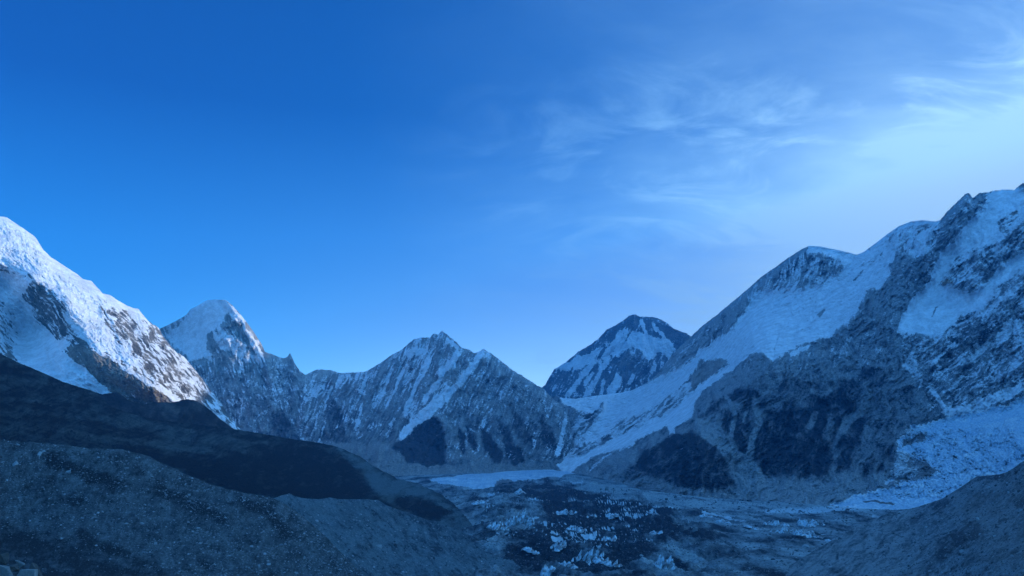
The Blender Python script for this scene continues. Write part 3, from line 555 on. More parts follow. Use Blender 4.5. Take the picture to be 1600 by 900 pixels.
    m.build(terrain_mat('shaded_wall_rock_and_snow', 4600 / F, light=(0.32, 0.33, 0.335), dark=(0.030, 0.036, 0.044), scree=(0.33, 0.34, 0.345), warm=(0.36, 0.23, 0.13), aniso=(1, 1.3, 1.3), rot=(0.3, 0.6, 0), edge=1.4, soft=0.14, base_n=0.17),
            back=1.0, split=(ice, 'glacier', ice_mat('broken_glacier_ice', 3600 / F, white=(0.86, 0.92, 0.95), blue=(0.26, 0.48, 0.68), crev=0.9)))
right_wall()

# ================================================================ ground sheet and glacier floor
def ground_sheet():
    n = 60; r = np.concatenate([[0], np.geomspace(300, 18500, n)]); a = np.linspace(0, 2 * np.pi, 97)
    R, A = np.meshgrid(r, a, indexing='ij'); V = np.stack([R * np.cos(A), R * np.sin(A), -300 - R * 0.0 + 12 * fbm(R / 900 * np.cos(A), R / 900 * np.sin(A), 3, .5, 5)], -1).reshape(-1, 3)
    structure(mesh_from('ground', V, cells(len(r), len(a))[:, ::-1], plain_mat('valley_gravel', (0.15, 0.15, 0.15))))
ground_sheet()

def glacier_floor():
    m = Massif('moraine', [(470, 748), (560, 746), (640, 743), (760, 738), (880, 732), (905, 740), (960, 752), (1000, 765), (1100, 777), (1200, 783), (1290, 790), (1340, 794), (1400, 797), (1440, 793), (1500, 780), (1640, 790)], [(470, 1010), (1640, 1010)],
        [(470, 748, 5200), (640, 743, 5600), (760, 738, 6000), (880, 732, 6100), (470, 760, 4200), (700, 760, 4300), (900, 760, 4300), (470, 800, 2600), (800, 790, 2850), (1000, 790, 3000), (1200, 790, 3000), (1600, 800, 2400), (1400, 790, 2800), (470, 850, 1850), (800, 850, 1880), (1200, 850, 1780), (1600, 850, 1500),
         (470, 900, 1450), (800, 900, 1430), (1200, 900, 1330), (1600, 900, 1100), (470, 1010, 900), (800, 1010, 900), (1200, 1010, 880), (1600, 1010, 800)],
        step=1.15, crestnoise=lambda x: 0.6 + 2.2 * np.clip((x - 1000) / 80, 0, 1), seed=71, crestfreq=0.1)
    P = place(m.px, m.py, m.D); X, Y = P[..., 0], P[..., 1]
    hump = fbm(X / 210, Y / 330, 7, 0.56, 5, True); fine = fbm(X / 40, Y / 60, 6, 0.6, 9, True)
    fade = np.clip(m.below / 10, 0, 1)
    rough = polymask(m.px, m.py, [(690, 752), (900, 752), (1080, 790), (1130, 850), (1150, 1000), (700, 1010), (740, 850), (740, 800)], 40)
    dz = (9 + 22 * rough) * hump + (3 + 6 * rough) * fine
    m.dz = dz * fade * np.clip(1.0, 0, 1)
    m.snow[:] = -0.12; m.dark[:] = 0.45; m.scree[:] = 0.15
    m.fill('snow', 1.15, [(668, 752), (700, 746), (760, 740), (840, 732), (905, 726), (898, 741), (872, 748), (845, 752), (800, 756), (780, 762), (755, 771), (735, 769), (715, 763), (690, 760)], 4, warp=.5)
    m.fill('snow', 0.3, [(775, 750), (790, 748), (797, 756), (800, 765), (775, 762)], 3, k=.9); m.fill('dark', 0.7, [(772, 750), (790, 748), (800, 762), (775, 764)], 3)
    m.fill('dark', 0.95, [(775, 765), (850, 757), (890, 770), (950, 780), (1060, 800), (1055, 850), (1020, 880), (1000, 905), (800, 905), (790, 880), (850, 850), (815, 845), (850, 820), (850, 790)], 12)
    m.fill('snow', 0.10, [(775, 762), (860, 756), (900, 775), (1000, 790), (1060, 800), (1050, 850), (1060, 905), (830, 905), (850, 850), (800, 800)], 14)
    m.fill('dark', 0.05, [(890, 745), (1000, 765), (1100, 780), (1300, 785), (1400, 800), (1250, 800), (1080, 800), (950, 780), (880, 757)], 8)
    m.fill('snow', 0.9, [(1190, 797), (1250, 795), (1330, 788), (1400, 788), (1390, 795), (1330, 797), (1290, 803), (1200, 806)], 3, warp=.7)
    m.fill('snow', 0.7, [(1165, 812), (1210, 815), (1300, 835), (1340, 850), (1290, 845), (1230, 835)], 4, k=.6); m.stroke('snow', 0.9, [(876, 757), (895, 758), (912, 757)], 1.5)
    m.stroke('snow', .8, [(1095, 805), (1130, 812), (1170, 820)], 2.5, .8); m.stroke('snow', .8, [(1360, 806), (1380, 812)], 2, .8)
    # bare ice shows on the steep faces of the hummocks that look down the valley
    dy = 14.0; g = (fbm(X / 210, (Y + dy) / 330, 6, 0.60, 5, True) - fbm(X / 210, (Y - dy) / 330, 6, 0.60, 5, True)) + 0.6 * (fbm(X / 40, (Y + 4) / 60, 5, 0.6, 9, True) - fbm(X / 40, (Y - 4) / 60, 5, 0.6, 9, True))
    rg = polymask(m.px, m.py, [(1080, 790), (1200, 785), (1400, 790), (1420, 815), (1350, 850), (1380, 880), (1250, 870), (1150, 840)], 25)
    patch = np.clip(fbm(X / 260, Y / 420, 4, 0.6, 88) * 3.2 + 0.15, 0, 1)
    m.snow += np.clip((g - 0.13) * 6.0, 0, 1.2) * np.clip(rough + rg * 0.6, 0, 1) * patch
    m.dark += 1.5 * fbm(X / 90, Y / 220, 7, .68, 31); m.scree += 0.6 * fbm(X / 90, Y / 200, 6, .65, 32)
    ice = polymask(m.wx * .5 + m.px * .5, m.wy * .5 + m.py * .5, [(668, 752), (700, 746), (760, 738), (840, 730), (910, 722), (898, 741), (872, 748), (845, 752), (800, 756), (780, 762), (755, 771), (735, 769), (715, 763), (690, 760)], 3)
    R, C = m.px.shape; V = P.copy(); V[..., 2] += m.dz; m.P = V; V = V.reshape(-1, 3)
    at = dict(snow=m.snow.ravel(), dark=m.dark.ravel(), warm=m.warm.ravel(), scree=m.scree.ravel()); Q = cells(R, C); fm = ice.ravel()[Q].mean(1) > .5
    mat = terrain_mat('debris_covered_glacier', 2.0, light=(0.30, 0.37, 0.40), dark=(0.022, 0.030, 0.042), scree=(0.29, 0.36, 0.39), edge=1.6, soft=0.12, speck=0.5, base_n=0.12, bump=1.2, snow=(0.42, 0.53, 0.60))
    structure(mesh_from('moraine', V, Q[~fm], mat, at)); structure(mesh_from('glacier', V, Q[fm], ice_mat('far_glacier_ice', 4.0, white=(0.78, 0.88, 0.93)), at))
    return m
FLOOR = glacier_floor()

# ================================================================ dark hills of the near left
def black_hill():
    m = Massif('hill', [(60, 640), (120, 622), (150, 613), (160, 616), (172, 614), (185, 613), (200, 625), (225, 632), (240, 628), (262, 629), (280, 627), (292, 623), (302, 625), (312, 629), (325, 638), (345, 655), (362, 668), (390, 685), (430, 705)], [(60, 720), (430, 730)],
        [(60, 640, 2500), (185, 613, 2700), (292, 623, 2750), (362, 668, 2600), (430, 705, 2550), (60, 720, 2150), (250, 700, 2250), (430, 730, 2350)], step=1.2, crestnoise=2.4, seed=81, crestfreq=0.08)
    m.ridge([(185, 613), (215, 640), (250, 670)], 10, 20, 22); m.ridge([(292, 624), (300, 650), (320, 690)], 12, 24, 24)
    m.flutes(5, 22, 1.6, 0.3, 3, mask=np.clip(m.below / 10, .2, 1)); m.flutes(2, 7, 1, 0, 30)
    m.snow[:] = -0.6; m.dark[:] = 0.72
    m.weather(0, 0.8, 0.3, 12, 2)
    m.build(terrain_mat('black_rock_hill', 2.0, light=(0.085, 0.078, 0.075), dark=(0.020, 0.020, 0.022), speck=0.0, base_n=0.12), back=1.0)
black_hill()
def brown_hill():
    m = Massif('hill', [(-160, 470), (-80, 512), (0, 552), (25, 565), (50, 575), (100, 597), (150, 613), (170, 634), (200, 645), (240, 655), (300, 662), (345, 667), (400, 676), (450, 685), (500, 692), (530, 699), (560, 712), (590, 732), (620, 747), (660, 758), (690, 773), (715, 793), (740, 822), (760, 850)],
        [(-160, 760), (0, 760), (300, 800), (450, 830), (760, 880)],
        [(-160, 470, 1500), (0, 552, 1700), (150, 613, 1950), (300, 662, 2200), (500, 692, 2600), (590, 732, 2650), (660, 758, 2550), (740, 822, 2200), (-160, 760, 700), (0, 740, 850), (300, 770, 1250), (450, 790, 1500), (600, 800, 1900), (700, 850, 1950), (760, 880, 1900), (200, 700, 1350), (350, 710, 1650)],
        step=1.2, crestnoise=lambda x: 1.6 + 2.6 * np.clip((x - 540) / 40, 0, 1), seed=91, crestfreq=0.07)
    m.ridge([(560, 712), (570, 740), (600, 780), (640, 810)], 10, 26, 30); m.ridge([(620, 748), (650, 790), (690, 830)], 8, 22, 24); m.ridge([(80, 590), (160, 640), (200, 690)], 8, 40, 30)
    m.flutes(4, 60, 0.5, 0.3, 3, mask=np.clip(m.below / 12, .15, 1)); m.flutes(2.2, 12, 0.8, 0.2, 30, mask=np.clip(m.below / 12, .15, 1))
    n = fbm(m.px / 90 + m.py / 50, m.py / 9 - m.px / 60, 4, .5, 8)
    m.snow[:] = -0.6; m.dark[:] = 0.62 - 0.38 * n; m.scree[:] = 0.0
    m.fill('dark', 0.95, [(320, 715), (420, 700), (500, 705), (545, 735), (600, 785), (480, 785), (400, 775), (300, 745), (200, 712), (190, 700)], 12)
    m.fill('dark', 1.0, [(620, 770), (660, 775), (700, 800), (680, 812), (640, 810), (612, 790)], 8, k=.9); m.fill('dark', 0.85, [(400, 690), (490, 700), (545, 735), (560, 760), (480, 720), (400, 705)], 8)
    for p, w, k in (([(90, 675), (200, 690), (300, 700), (360, 712)], 5, .5), ([(150, 650), (260, 668), (380, 690)], 4, .5), ([(250, 680), (330, 690), (420, 712)], 5, .55), ([(385, 690), (420, 694)], 2.5, .5)): m.stroke('dark', 0.0, p, w, k)
    m.fill('dark', 0.15, [(550, 712), (575, 725), (640, 770), (610, 785), (640, 800), (700, 830), (740, 860), (640, 810), (590, 775), (565, 740)], 8, k=.8)
    m.fill('scree', 0.75, [(520, 696), (560, 708), (600, 735), (665, 756), (760, 830), (780, 900), (690, 840), (640, 812), (612, 788), (590, 775), (560, 735)], 14, k=.9); m.fill('scree', 0.0, [(620, 772), (660, 776), (702, 800), (684, 814), (640, 810), (612, 790)], 8, k=.8)
    m.weather(0, 0.65, 1.25, 5, 6); m.lines(0, 0.8, 0.3, 22, 4)
    m.build(terrain_mat('brown_turf_hill', 1.4, light=(0.065, 0.085, 0.085), dark=(0.006, 0.010, 0.015), scree=(0.085, 0.125, 0.14), warm=(0.12, 0.09, 0.06), base_n=0.17, bump=1.3, var=1.1, speck=0.3), back=.6)
brown_hill()

# ================================================================ lateral moraine, its inner slope running down to the glacier
def lateral_moraine():
    m = Massif('moraine', [(330, 790), (380, 782), (430, 778), (440, 774), (452, 770), (462, 776), (480, 779), (500, 780), (515, 777), (530, 780), (560, 780), (590, 781), (605, 790), (650, 806), (700, 822), (750, 842), (790, 866), (830, 900), (860, 940), (890, 985)], [(330, 1010), (890, 1010)],
        [(330, 790, 1050), (430, 778, 1250), (500, 780, 1500), (590, 781, 1800), (650, 806, 1950), (700, 822, 1920), (750, 842, 1800), (790, 866, 1600), (830, 900, 1380), (890, 985, 950), (330, 1010, 480), (500, 1010, 600), (700, 1010, 780), (880, 1010, 860), (450, 850, 950), (560, 850, 1250), (600, 900, 1120), (450, 900, 780), (700, 900, 1250)],
        step=1.2, crestnoise=2.0, seed=101, crestfreq=0.05)
    P = m.flutes(3.0, 16, 2.0, -0.9, 3, mask=np.clip(m.below / 12, .15, 1)); m.flutes(2.2, 9, 0.6, 0.2, 30, mask=np.clip(m.below / 12, .15, 1)); m.flutes(4, 40, 0.5, 0.2, 50, mask=np.clip(m.below / 25, .0, 1))
    m.ridge([(452, 771), (480, 810), (500, 850)], 7, 20, 30)
    m.snow[:] = -0.6; m.dark[:] = 0.42 - 0.35 * P; m.scree[:] = 0.2
    m.fill('scree', 0.75, [(440, 776), (600, 784), (660, 812), (600, 850), (520, 860), (470, 810)], 12, k=.3)
    m.fill('dark', 0.8, [(610, 790), (690, 815), (740, 845), (700, 850), (650, 820)], 10, k=.6)
    m.weather(0, 1.0, -0.8, 6, 5); m.lines(0, 0.9, -0.8, 14, 5); m.sm = np.zeros_like(m.px)
    m.build(terrain_mat('grey_moraine_gravel', 1.0, light=(0.105, 0.155, 0.175), dark=(0.02, 0.032, 0.042), scree=(0.095, 0.14, 0.155), speck=0.6, base_n=0.11, bump=1.3), back=.35)
    return m
LM = lateral_moraine()

# ================================================================ moraine slope of the near right
def right_moraine():
    m = Massif('moraine', [(1120, 960), (1190, 912), (1240, 880), (1290, 850), (1340, 822), (1385, 803), (1430, 793), (1470, 780), (1490, 768), (1500, 762), (1513, 753), (1525, 745), (1545, 743), (1562, 741), (1575, 737), (1600, 720), (1660, 690), (1760, 640)], [(1120, 1030), (1760, 1030)],
        [(1120, 960, 1000), (1190, 912, 1250), (1290, 850, 1650), (1385, 803, 2000), (1430, 793, 2050), (1500, 762, 1750), (1562, 741, 1500), (1600, 720, 1350), (1760, 640, 950), (1120, 1030, 780), (1400, 1030, 520), (1760, 1030, 260), (1400, 880, 1150), (1500, 850, 980), (1600, 850, 700), (1600, 900, 560), (1500, 900, 800), (1300, 900, 1150), (1600, 790, 950)],
        step=1.2, crestnoise=1.5, seed=111, crestfreq=0.06)
    m.ridge([(1525, 746), (1500, 790), (1450, 840), (1400, 890)], 8, 40, 46); m.ridge([(1600, 770), (1560, 800), (1540, 850)], 7, 20, 30)
    n = m.flutes(3.4, 26, 2.4, 0.95, 3, mask=np.clip(m.below / 12, .1, 1)); m.flutes(2.2, 8, 1.2, 0.9, 30, mask=np.clip(m.below / 10, .1, 1))
    edge = np.clip((m.px - 1330) / 120, 0, 1)
    m.snow[:] = -0.6; m.dark[:] = 0.42 - 0.25 * n; m.scree[:] = 0.25
    m.fill('dark', 0.85, [(1455, 860), (1520, 815), (1540, 820), (1530, 838), (1490, 860), (1450, 890)], 10, k=.8); m.fill('scree', 0.0, [(1455, 860), (1520, 815), (1540, 820), (1530, 838), (1490, 860), (1450, 890)], 10)
    for p, w in (([(1524, 747), (1545, 746), (1566, 743)], 3.5), ([(1585, 793), (1600, 785), (1630, 775)], 3.5), ([(1560, 815), (1575, 812)], 2)): m.stroke('dark', 1.4, p, w); m.stroke('scree', 0, p, w)
    m.fill('warm', 0.5, [(1490, 780), (1560, 750), (1640, 720), (1700, 900), (1560, 900), (1520, 840)], 30, k=.6)
    m.weather(0, 1.0, 0.9, 6, 5); m.lines(0, 0.9, 0.9, 16, 5)
    m.build(terrain_mat('brown_grey_moraine_slope', 1.0, light=(0.20, 0.245, 0.265), dark=(0.03, 0.042, 0.053), scree=(0.19, 0.235, 0.25), warm=(0.18, 0.175, 0.165), speck=0.7, base_n=0.11, bump=1.1), back=.35)
    return m
RM = right_moraine()

# ================================================================ near rubble slope of the left foreground
def rubble_slope():
    m = Massif('slope', [(-140, 682), (0, 687), (60, 692), (100, 694), (130, 700), (190, 702), (230, 712), (250, 722), (300, 745), (330, 757), (380, 770), (412, 774), (430, 780), (450, 790), (470, 804), (500, 830), (540, 870), (575, 905), (640, 980)], [(-140, 1010), (640, 1010)],
        [(-140, 682, 400), (0, 687, 425), (190, 702, 440), (300, 745, 440), (430, 780, 440), (500, 830, 420), (575, 905, 370), (640, 980, 300), (0, 760, 380), (0, 830, 345), (0, 900, 260), (-140, 1010, 150), (0, 1010, 170), (200, 900, 290), (200, 1010, 200), (400, 850, 360), (400, 900, 330), (400, 1010, 240), (600, 1010, 270), (300, 800, 385)],
        step=1.1, crestnoise=3.0, seed=121, crestfreq=0.05)
    b = np.clip(m.below / 8, .25, 1)
    smooth = polymask(m.px, m.py, [(-150, 828), (40, 830), (140, 855), (240, 890), (330, 930), (330, 1010), (-150, 1010)], 22)
    m.flutes(5, 60, 1.2, 0.6, 3, mask=b, ridged=False); m.flutes(3.0, 16, 1.0, 0.5, 30, mask=b * (1 - .8 * smooth)); m.flutes(1.6, 5, 1.0, 0, 60, mask=b * (1 - .85 * smooth))
    n = fbm(m.px / 34, m.py / 18, 4, .5, 4)
    m.snow[:] = -0.8; m.dark[:] = 0.52 - .25 * n + 0.28 * smooth
    m.sm = smooth
    for p, w in (([(70, 715), (130, 740), (190, 760)], 9), ([(240, 760), (300, 790), (360, 815)], 8), ([(120, 830), (150, 850), (210, 870)], 6), ([(370, 780), (420, 800), (450, 840)], 8)): m.stroke('dark', 1.1, p, w, .7)
    m.weather(0, 0.42, 0.5, 5, 3)
    m.build(terrain_mat('rubble_slope_gravel', 0.34, light=(0.15, 0.185, 0.20), dark=(0.018, 0.026, 0.034), speck=0.85, base_n=0.14, bump=1.3), back=.3)
    return m
RS = rubble_slope()

# ================================================================ the hillside under the viewpoint
def ledge():
    x = np.linspace(-90, 90, 181); y = np.linspace(-60, 150, 211); X, Y = np.meshgrid(x, y)
    Z = -1.75 - 0.095 * np.maximum(Y, 0) - 0.22 * np.maximum(0, X + 0.64 * Y + 1.5) - 0.55 * np.maximum(0, Y - 31) + 0.25 * np.maximum(0, -X - 0.64 * Y) * (Y < 200) * 0.2
    Z += 0.10 * fbm(X / 3, Y / 3, 5, .55, 3); V = np.stack([X, Y, Z], -1).reshape(-1, 3); z = np.zeros(len(V))
    structure(mesh_from('hillside', V, cells(211, 181)[:, ::-1], terrain_mat('hillside_soil', 0.03, light=(0.12, 0.115, 0.11), dark=(0.04, 0.04, 0.04), base_n=0.12), dict(snow=z - 0.8, dark=z + .5, warm=z, scree=z)))
ledge()

# ================================================================ loose stones
def rock_shape(rng, n=1):
    """angular stone: a cut and squashed polyhedron; returns vertices and triangles"""
    t = (1 + 5 ** .5) / 2
    v = np.array([(-1, t, 0), (1, t, 0), (-1, -t, 0), (1, -t, 0), (0, -1, t), (0, 1, t), (0, -1, -t), (0, 1, -t), (t, 0, -1), (t, 0, 1), (-t, 0, -1), (-t, 0, 1)]) / 1.9
    f = np.array([(0, 11, 5), (0, 5, 1), (0, 1, 7), (0, 7, 10), (0, 10, 11), (1, 5, 9), (5, 11, 4), (11, 10, 2), (10, 7, 6), (7, 1, 8), (3, 9, 4), (3, 4, 2), (3, 2, 6), (3, 6, 8), (3, 8, 9), (4, 9, 5), (2, 4, 11), (6, 2, 10), (8, 6, 7), (9, 8, 1)])
    v = v * rng.uniform(0.65, 1.25, (12, 1)) + rng.normal(0, .10, (12, 3)); v = v * rng.uniform(0.55, 1.25, 3); return v, f
def scatter(name, m, count, size, mat, seed, region=None, xr=(0, 1600), yr=(0, 905)):
    rng = np.random.default_rng(seed); shapes = [rock_shape(rng) for _ in range(24)]
    R, C = m.px.shape; P = place(m.px, m.py, m.D * (1 - m.rel / F))
    if hasattr(m, 'dz'): P[..., 2] += m.dz
    W_ = ((m.px > xr[0]) & (m.px < xr[1]) & (m.py < yr[1]) & (m.py > yr[0]) & (m.below > 1.0)).astype(float)
    if region is not None: W_ *= region
    cum = np.cumsum(W_.ravel()); pick = np.searchsorted(cum, rng.uniform(0, cum[-1], count))
    pos = P.reshape(-1, 3)[pick]; scale = m.D.ravel()[pick] / F
    s = size * scale * np.exp(rng.normal(0, .55, count)); VV, FF, k = [], [], 0
    for i in range(count):
        v, f = shapes[rng.integers(24)]; a = rng.uniform(0, 6.28); c_, s_ = math.cos(a), math.sin(a)
        w = np.stack([v[:, 0] * c_ - v[:, 1] * s_, v[:, 0] * s_ + v[:, 1] * c_, v[:, 2] * .8], -1) * s[i] + pos[i]
        VV.append(w); FF.append(f + k); k += 12
    o = mesh_from(name, np.concatenate(VV), np.concatenate(FF), mat, smooth=False); o['kind'] = 'stuff'; return o
def stone_mat(name, a, b, s=0.5):
    m = bpy.data.materials.new(name); m.use_nodes = True; t = NT(m.node_tree); p = m.node_tree.nodes['Principled BSDF']
    g = t.new('ShaderNodeNewGeometry').outputs['Random Per Island']; P = t.new('ShaderNodeTexCoord').outputs['Object']
    n = t.noise(P, 2.2 / s, 6, .65); col = t.mix(t.rng(t.math('MULTIPLY', g, g), 0, 1), a, b); k = t.rng(n, .3, .7, .7, 1.3)
    t.put(p.inputs['Base Color'], t.mix(1, col, t.comb(k, k, k), 'MULTIPLY')); p.inputs['Roughness'].default_value = .9
    bp = t.new('ShaderNodeBump'); bp.inputs['Strength'].default_value = .6; bp.inputs['Distance'].default_value = s * .2; t.put(bp.inputs['Height'], n); t.put(p.inputs['Normal'], bp.outputs[0]); return m
sm_ = stone_mat('slope_stone', (0.035, 0.045, 0.055), (0.27, 0.315, 0.34))
o = scatter('rubble', RS, 22000, 0.66, sm_, 5, region=(1 - .93 * RS.sm) * (0.35 + np.clip(fbm(RS.px / 25, RS.py / 14, 4, .5, 9) * 2.2 + .5, 0, 1.2)), xr=(-60, 640)); o['label'] = 'grey angular stones strewn over the near left rubble slope'
o = scatter('rubble', RM, 7000, 0.8, sm_, 6, region=np.clip((RM.px - 1300) / 250, .1, 1), xr=(1200, 1680)); o['label'] = 'grey stones strewn over the moraine slope at right'
o = scatter('rubble', LM, 7000, .7, sm_, 8, xr=(400, 880)); o['label'] = 'stones lying on the inner slope of the lateral moraine'
o = scatter('rubble', FLOOR, 13000, 0.85, sm_, 7, xr=(560, 1500), yr=(770, 905)); o['label'] = 'stones and debris lying on the glacier floor'

# ================================================================ big boulders on the hillside beside the viewpoint
def boulder(px, py, Y, w, h, d, seed, label, rz=0.0, tilt=(0, 0), mat=None, points=None):
    rng = random.Random(seed); import bmesh
    bm = bmesh.new()
    if points:
        for p in points:
            bm.verts.new((p[0] * w / 2, p[2] * d / 2, p[1] * h))
    else:
        for _ in range(16):
            a = rng.uniform(0, 6.28); e = rng.uniform(-.9, .9)
            bm.verts.new((math.cos(a) * math.cos(e) * w / 2 * rng.uniform(.8, 1.1), math.sin(a) * math.cos(e) * d / 2 * rng.uniform(.8, 1.1), h / 2 + math.sin(e) * h / 2 * rng.uniform(.8, 1.05)))
    r = bmesh.ops.convex_hull(bm, input=bm.verts); bmesh.ops.delete(bm, geom=[g for g in r['geom_interior'] if isinstance(g, bmesh.types.BMVert)], context='VERTS')
    bmesh.ops.bevel(bm, geom=bm.edges[:], offset=min(w, h) * 0.035, segments=2, affect='EDGES', profile=0.6)
    bmesh.ops.subdivide_edges(bm, edges=bm.edges[:], cuts=2, use_grid_fill=True)
    for v in bm.verts:
        v.co += v.co.normalized() * 0.02 * w * math.sin(v.co.x * 23 / w + seed) * math.sin(v.co.z * 19 / h + v.co.y * 17 / d)
    me = bpy.data.meshes.new('boulder'); bm.to_mesh(me); bm.free(); me.materials.append(mat or bmat)
    o = bpy.data.objects.new('boulder', me); S.collection.objects.link(o); p = place(px, py, Y); o.location = tuple(p); o.rotation_euler = (tilt[0], tilt[1], rz)
    o['label'] = label; o['category'] = 'boulder'; o['group'] = 'boulders heaped in the bottom left corner'; return o
bmat = stone_mat('pale_boulder', (0.13, 0.14, 0.145), (0.21, 0.22, 0.22), .15); dmat = stone_mat('dark_boulder', (0.05, 0.05, 0.05), (0.07, 0.07, 0.07), .3)
u = 30 / F * 1.03
boulder(29.5, 888, 30, 17 * u, 12 * u, 12 * u, 2, 'pale wedge shaped stone perched on top of the corner heap', mat=bmat, points=[(-1, 1, .3), (-.6, .97, -.6), (.1, .9, -.3), (1, .5, .2), (.95, .35, -.4), (.2, 0, -.2), (0, 0, .5), (.6, .15, .8), (-.5, .45, .9)])
boulder(40, 903, 29, 26 * u, 12 * u, 16 * u, 3, 'pale flat topped slab lying lowest and rightmost among the pale stones', mat=bmat, points=[(-1, .2, 0), (-.55, .95, -.3), (-.5, .85, .8), (.9, .95, -.2), (.95, .9, .9), (1, -.6, -.3), (-.9, -.7, -.5), (.9, -.6, 1), (-.9, -.6, 1)])
boulder(57, 903, 31, 28 * u, 22 * u, 20 * u, 14, 'dark stone with a long sloping right side beside the pale slab', mat=dmat, points=[(-.7, 1, 0), (-.3, .9, .4), (-.85, .3, -.5), (-1, -.5, 0), (1, -.1, -.2), (.9, -.5, .6), (-.6, -.5, .9), (.2, .4, -.6), (-.4, -.4, -.8)])
boulder(6, 905, 28, 26 * u, 20 * u, 16 * u, 5, 'pale sloping slab at the left edge of the corner heap', mat=bmat, points=[(-1, .9, 0), (-.6, .95, -.5), (.4, .7, -.5), (1, .2, -.1), (.95, -.3, -.6), (-1, -.5, -.6), (-1, -.4, 1), (.9, -.5, .9), (.2, .8, .6)])
boulder(4, 887, 33, 20 * u, 26 * u, 18 * u, 8, 'dark rounded hump of rock standing behind the left edge slab', mat=dmat)
boulder(19, 897, 31, 22 * u, 17 * u, 16 * u, 21, 'dark blocky stone filling the gap under the perched wedge', mat=dmat)
boulder(-14, 899, 30, 24 * u, 22 * u, 18 * u, 25, 'dark stone mostly beyond the left picture edge', mat=dmat)
boulder(24, 915, 27, 26 * u, 14 * u, 16 * u, 31, 'dark low stone in front of the heap at the bottom edge', mat=dmat)

# ================================================================ ice pinnacles standing out of the glacier floor
def pinnacle_mat():
    m = bpy.data.materials.new('pinnacle_ice'); m.use_nodes = True; t = NT(m.node_tree); p = m.node_tree.nodes['Principled BSDF']
    P = t.new('ShaderNodeTexCoord').outputs['Object']; n = t.noise(t.mapping(P, (.25, .25, .05)), 1.0, 7, .65, .5); n2 = t.noise(P, .12, 5, .6)
    col = t.mix(t.rng(n, .35, .65), (0.26, 0.42, 0.52), (0.58, 0.68, 0.74)); col = t.mix(t.rng(n2, .46, .58), col, (0.16, 0.16, 0.16))
    t.put(p.inputs['Base Color'], col); p.inputs['Roughness'].default_value = .5; bp = t.new('ShaderNodeBump'); bp.inputs['Strength'].default_value = .6; bp.inputs['Distance'].default_value = 2.0
    t.put(bp.inputs['Height'], n); t.put(p.inputs['Normal'], bp.outputs[0]); return m
PM = pinnacle_mat(); floorD = None
def floor_at(px, py):
    """the point of the hummocky glacier floor seen at (px, py)"""
    i = int(np.argmin(np.abs(FLOOR.px[0] - px))); P = FLOOR.P[:, i]; t = P[:, 2] / P[:, 1]
    b = (t * cp - sp_) / (cp + t * sp_); q = 450 - F * b; j = int(np.argmin(np.abs(q - py) + 0.002 * (P[:, 1] - P[:, 1].min()) / 10)); return P[j]
def pinnacles(px, py, w, h, n, seed, label, lean=0.35, rise=0.0):
    """a row of thin jagged ice fins growing out of one shared root, w x h picture pixels across"""
    rng = np.random.default_rng(seed); p = floor_at(px, py); Y = p[1]; u = Y / F; V, Fc, k = [], [], 0
    prof = lambda q: 0.45 + 0.55 * math.sin(math.pi * min(1, max(0, q)) ** 0.9)
    for i in range(n):
        q = (i + .5) / n; x = (q - .5) * w * u + rng.normal(0, .02) * w * u; hh = h * u * prof(q) * rng.uniform(.45, 1.0); ww = w * u / n * rng.uniform(1.6, 3.2); dd = ww * rng.uniform(1.5, 3.0)
        zb = rise * (q - .5) * w * u - .25 * h * u; y = rng.normal(0, .5) * ww; L = lean * hh + rng.normal(0, .12) * hh
        ring = []
        for lv, (fr, sc) in enumerate(((0, 1.15), (.3, .95), (.62, .62), (.86, .30))):
            c = []
            for a in range(7):
                an = a / 7 * 6.283 + .3 * lv; r = rng.uniform(.75, 1.2)
                V.append((x + L * fr + math.cos(an) * ww * .5 * sc * r, y + math.sin(an) * dd * .5 * sc * r, zb + fr * (hh + .25 * h * u) + rng.normal(0, .03) * hh)); c.append(k); k += 1
            ring.append(c)
        V.append((x + L, y, zb + hh + .25 * h * u)); tip = k; k += 1
        for r0, r1 in zip(ring, ring[1:]):
            for a in range(7): b = (a + 1) % 7; Fc += [(r0[a], r0[b], r1[b]), (r0[a], r1[b], r1[a])]
        for a in range(7): Fc.append((ring[-1][a], ring[-1][(a + 1) % 7], tip))
    o = mesh_from('ice_pinnacle', np.array(V), np.array(Fc), PM, smooth=False); o.location = tuple(p)
    o['label'] = label; o['category'] = 'ice pinnacle'; o['group'] = 'ice pinnacles on the debris covered glacier'; return o
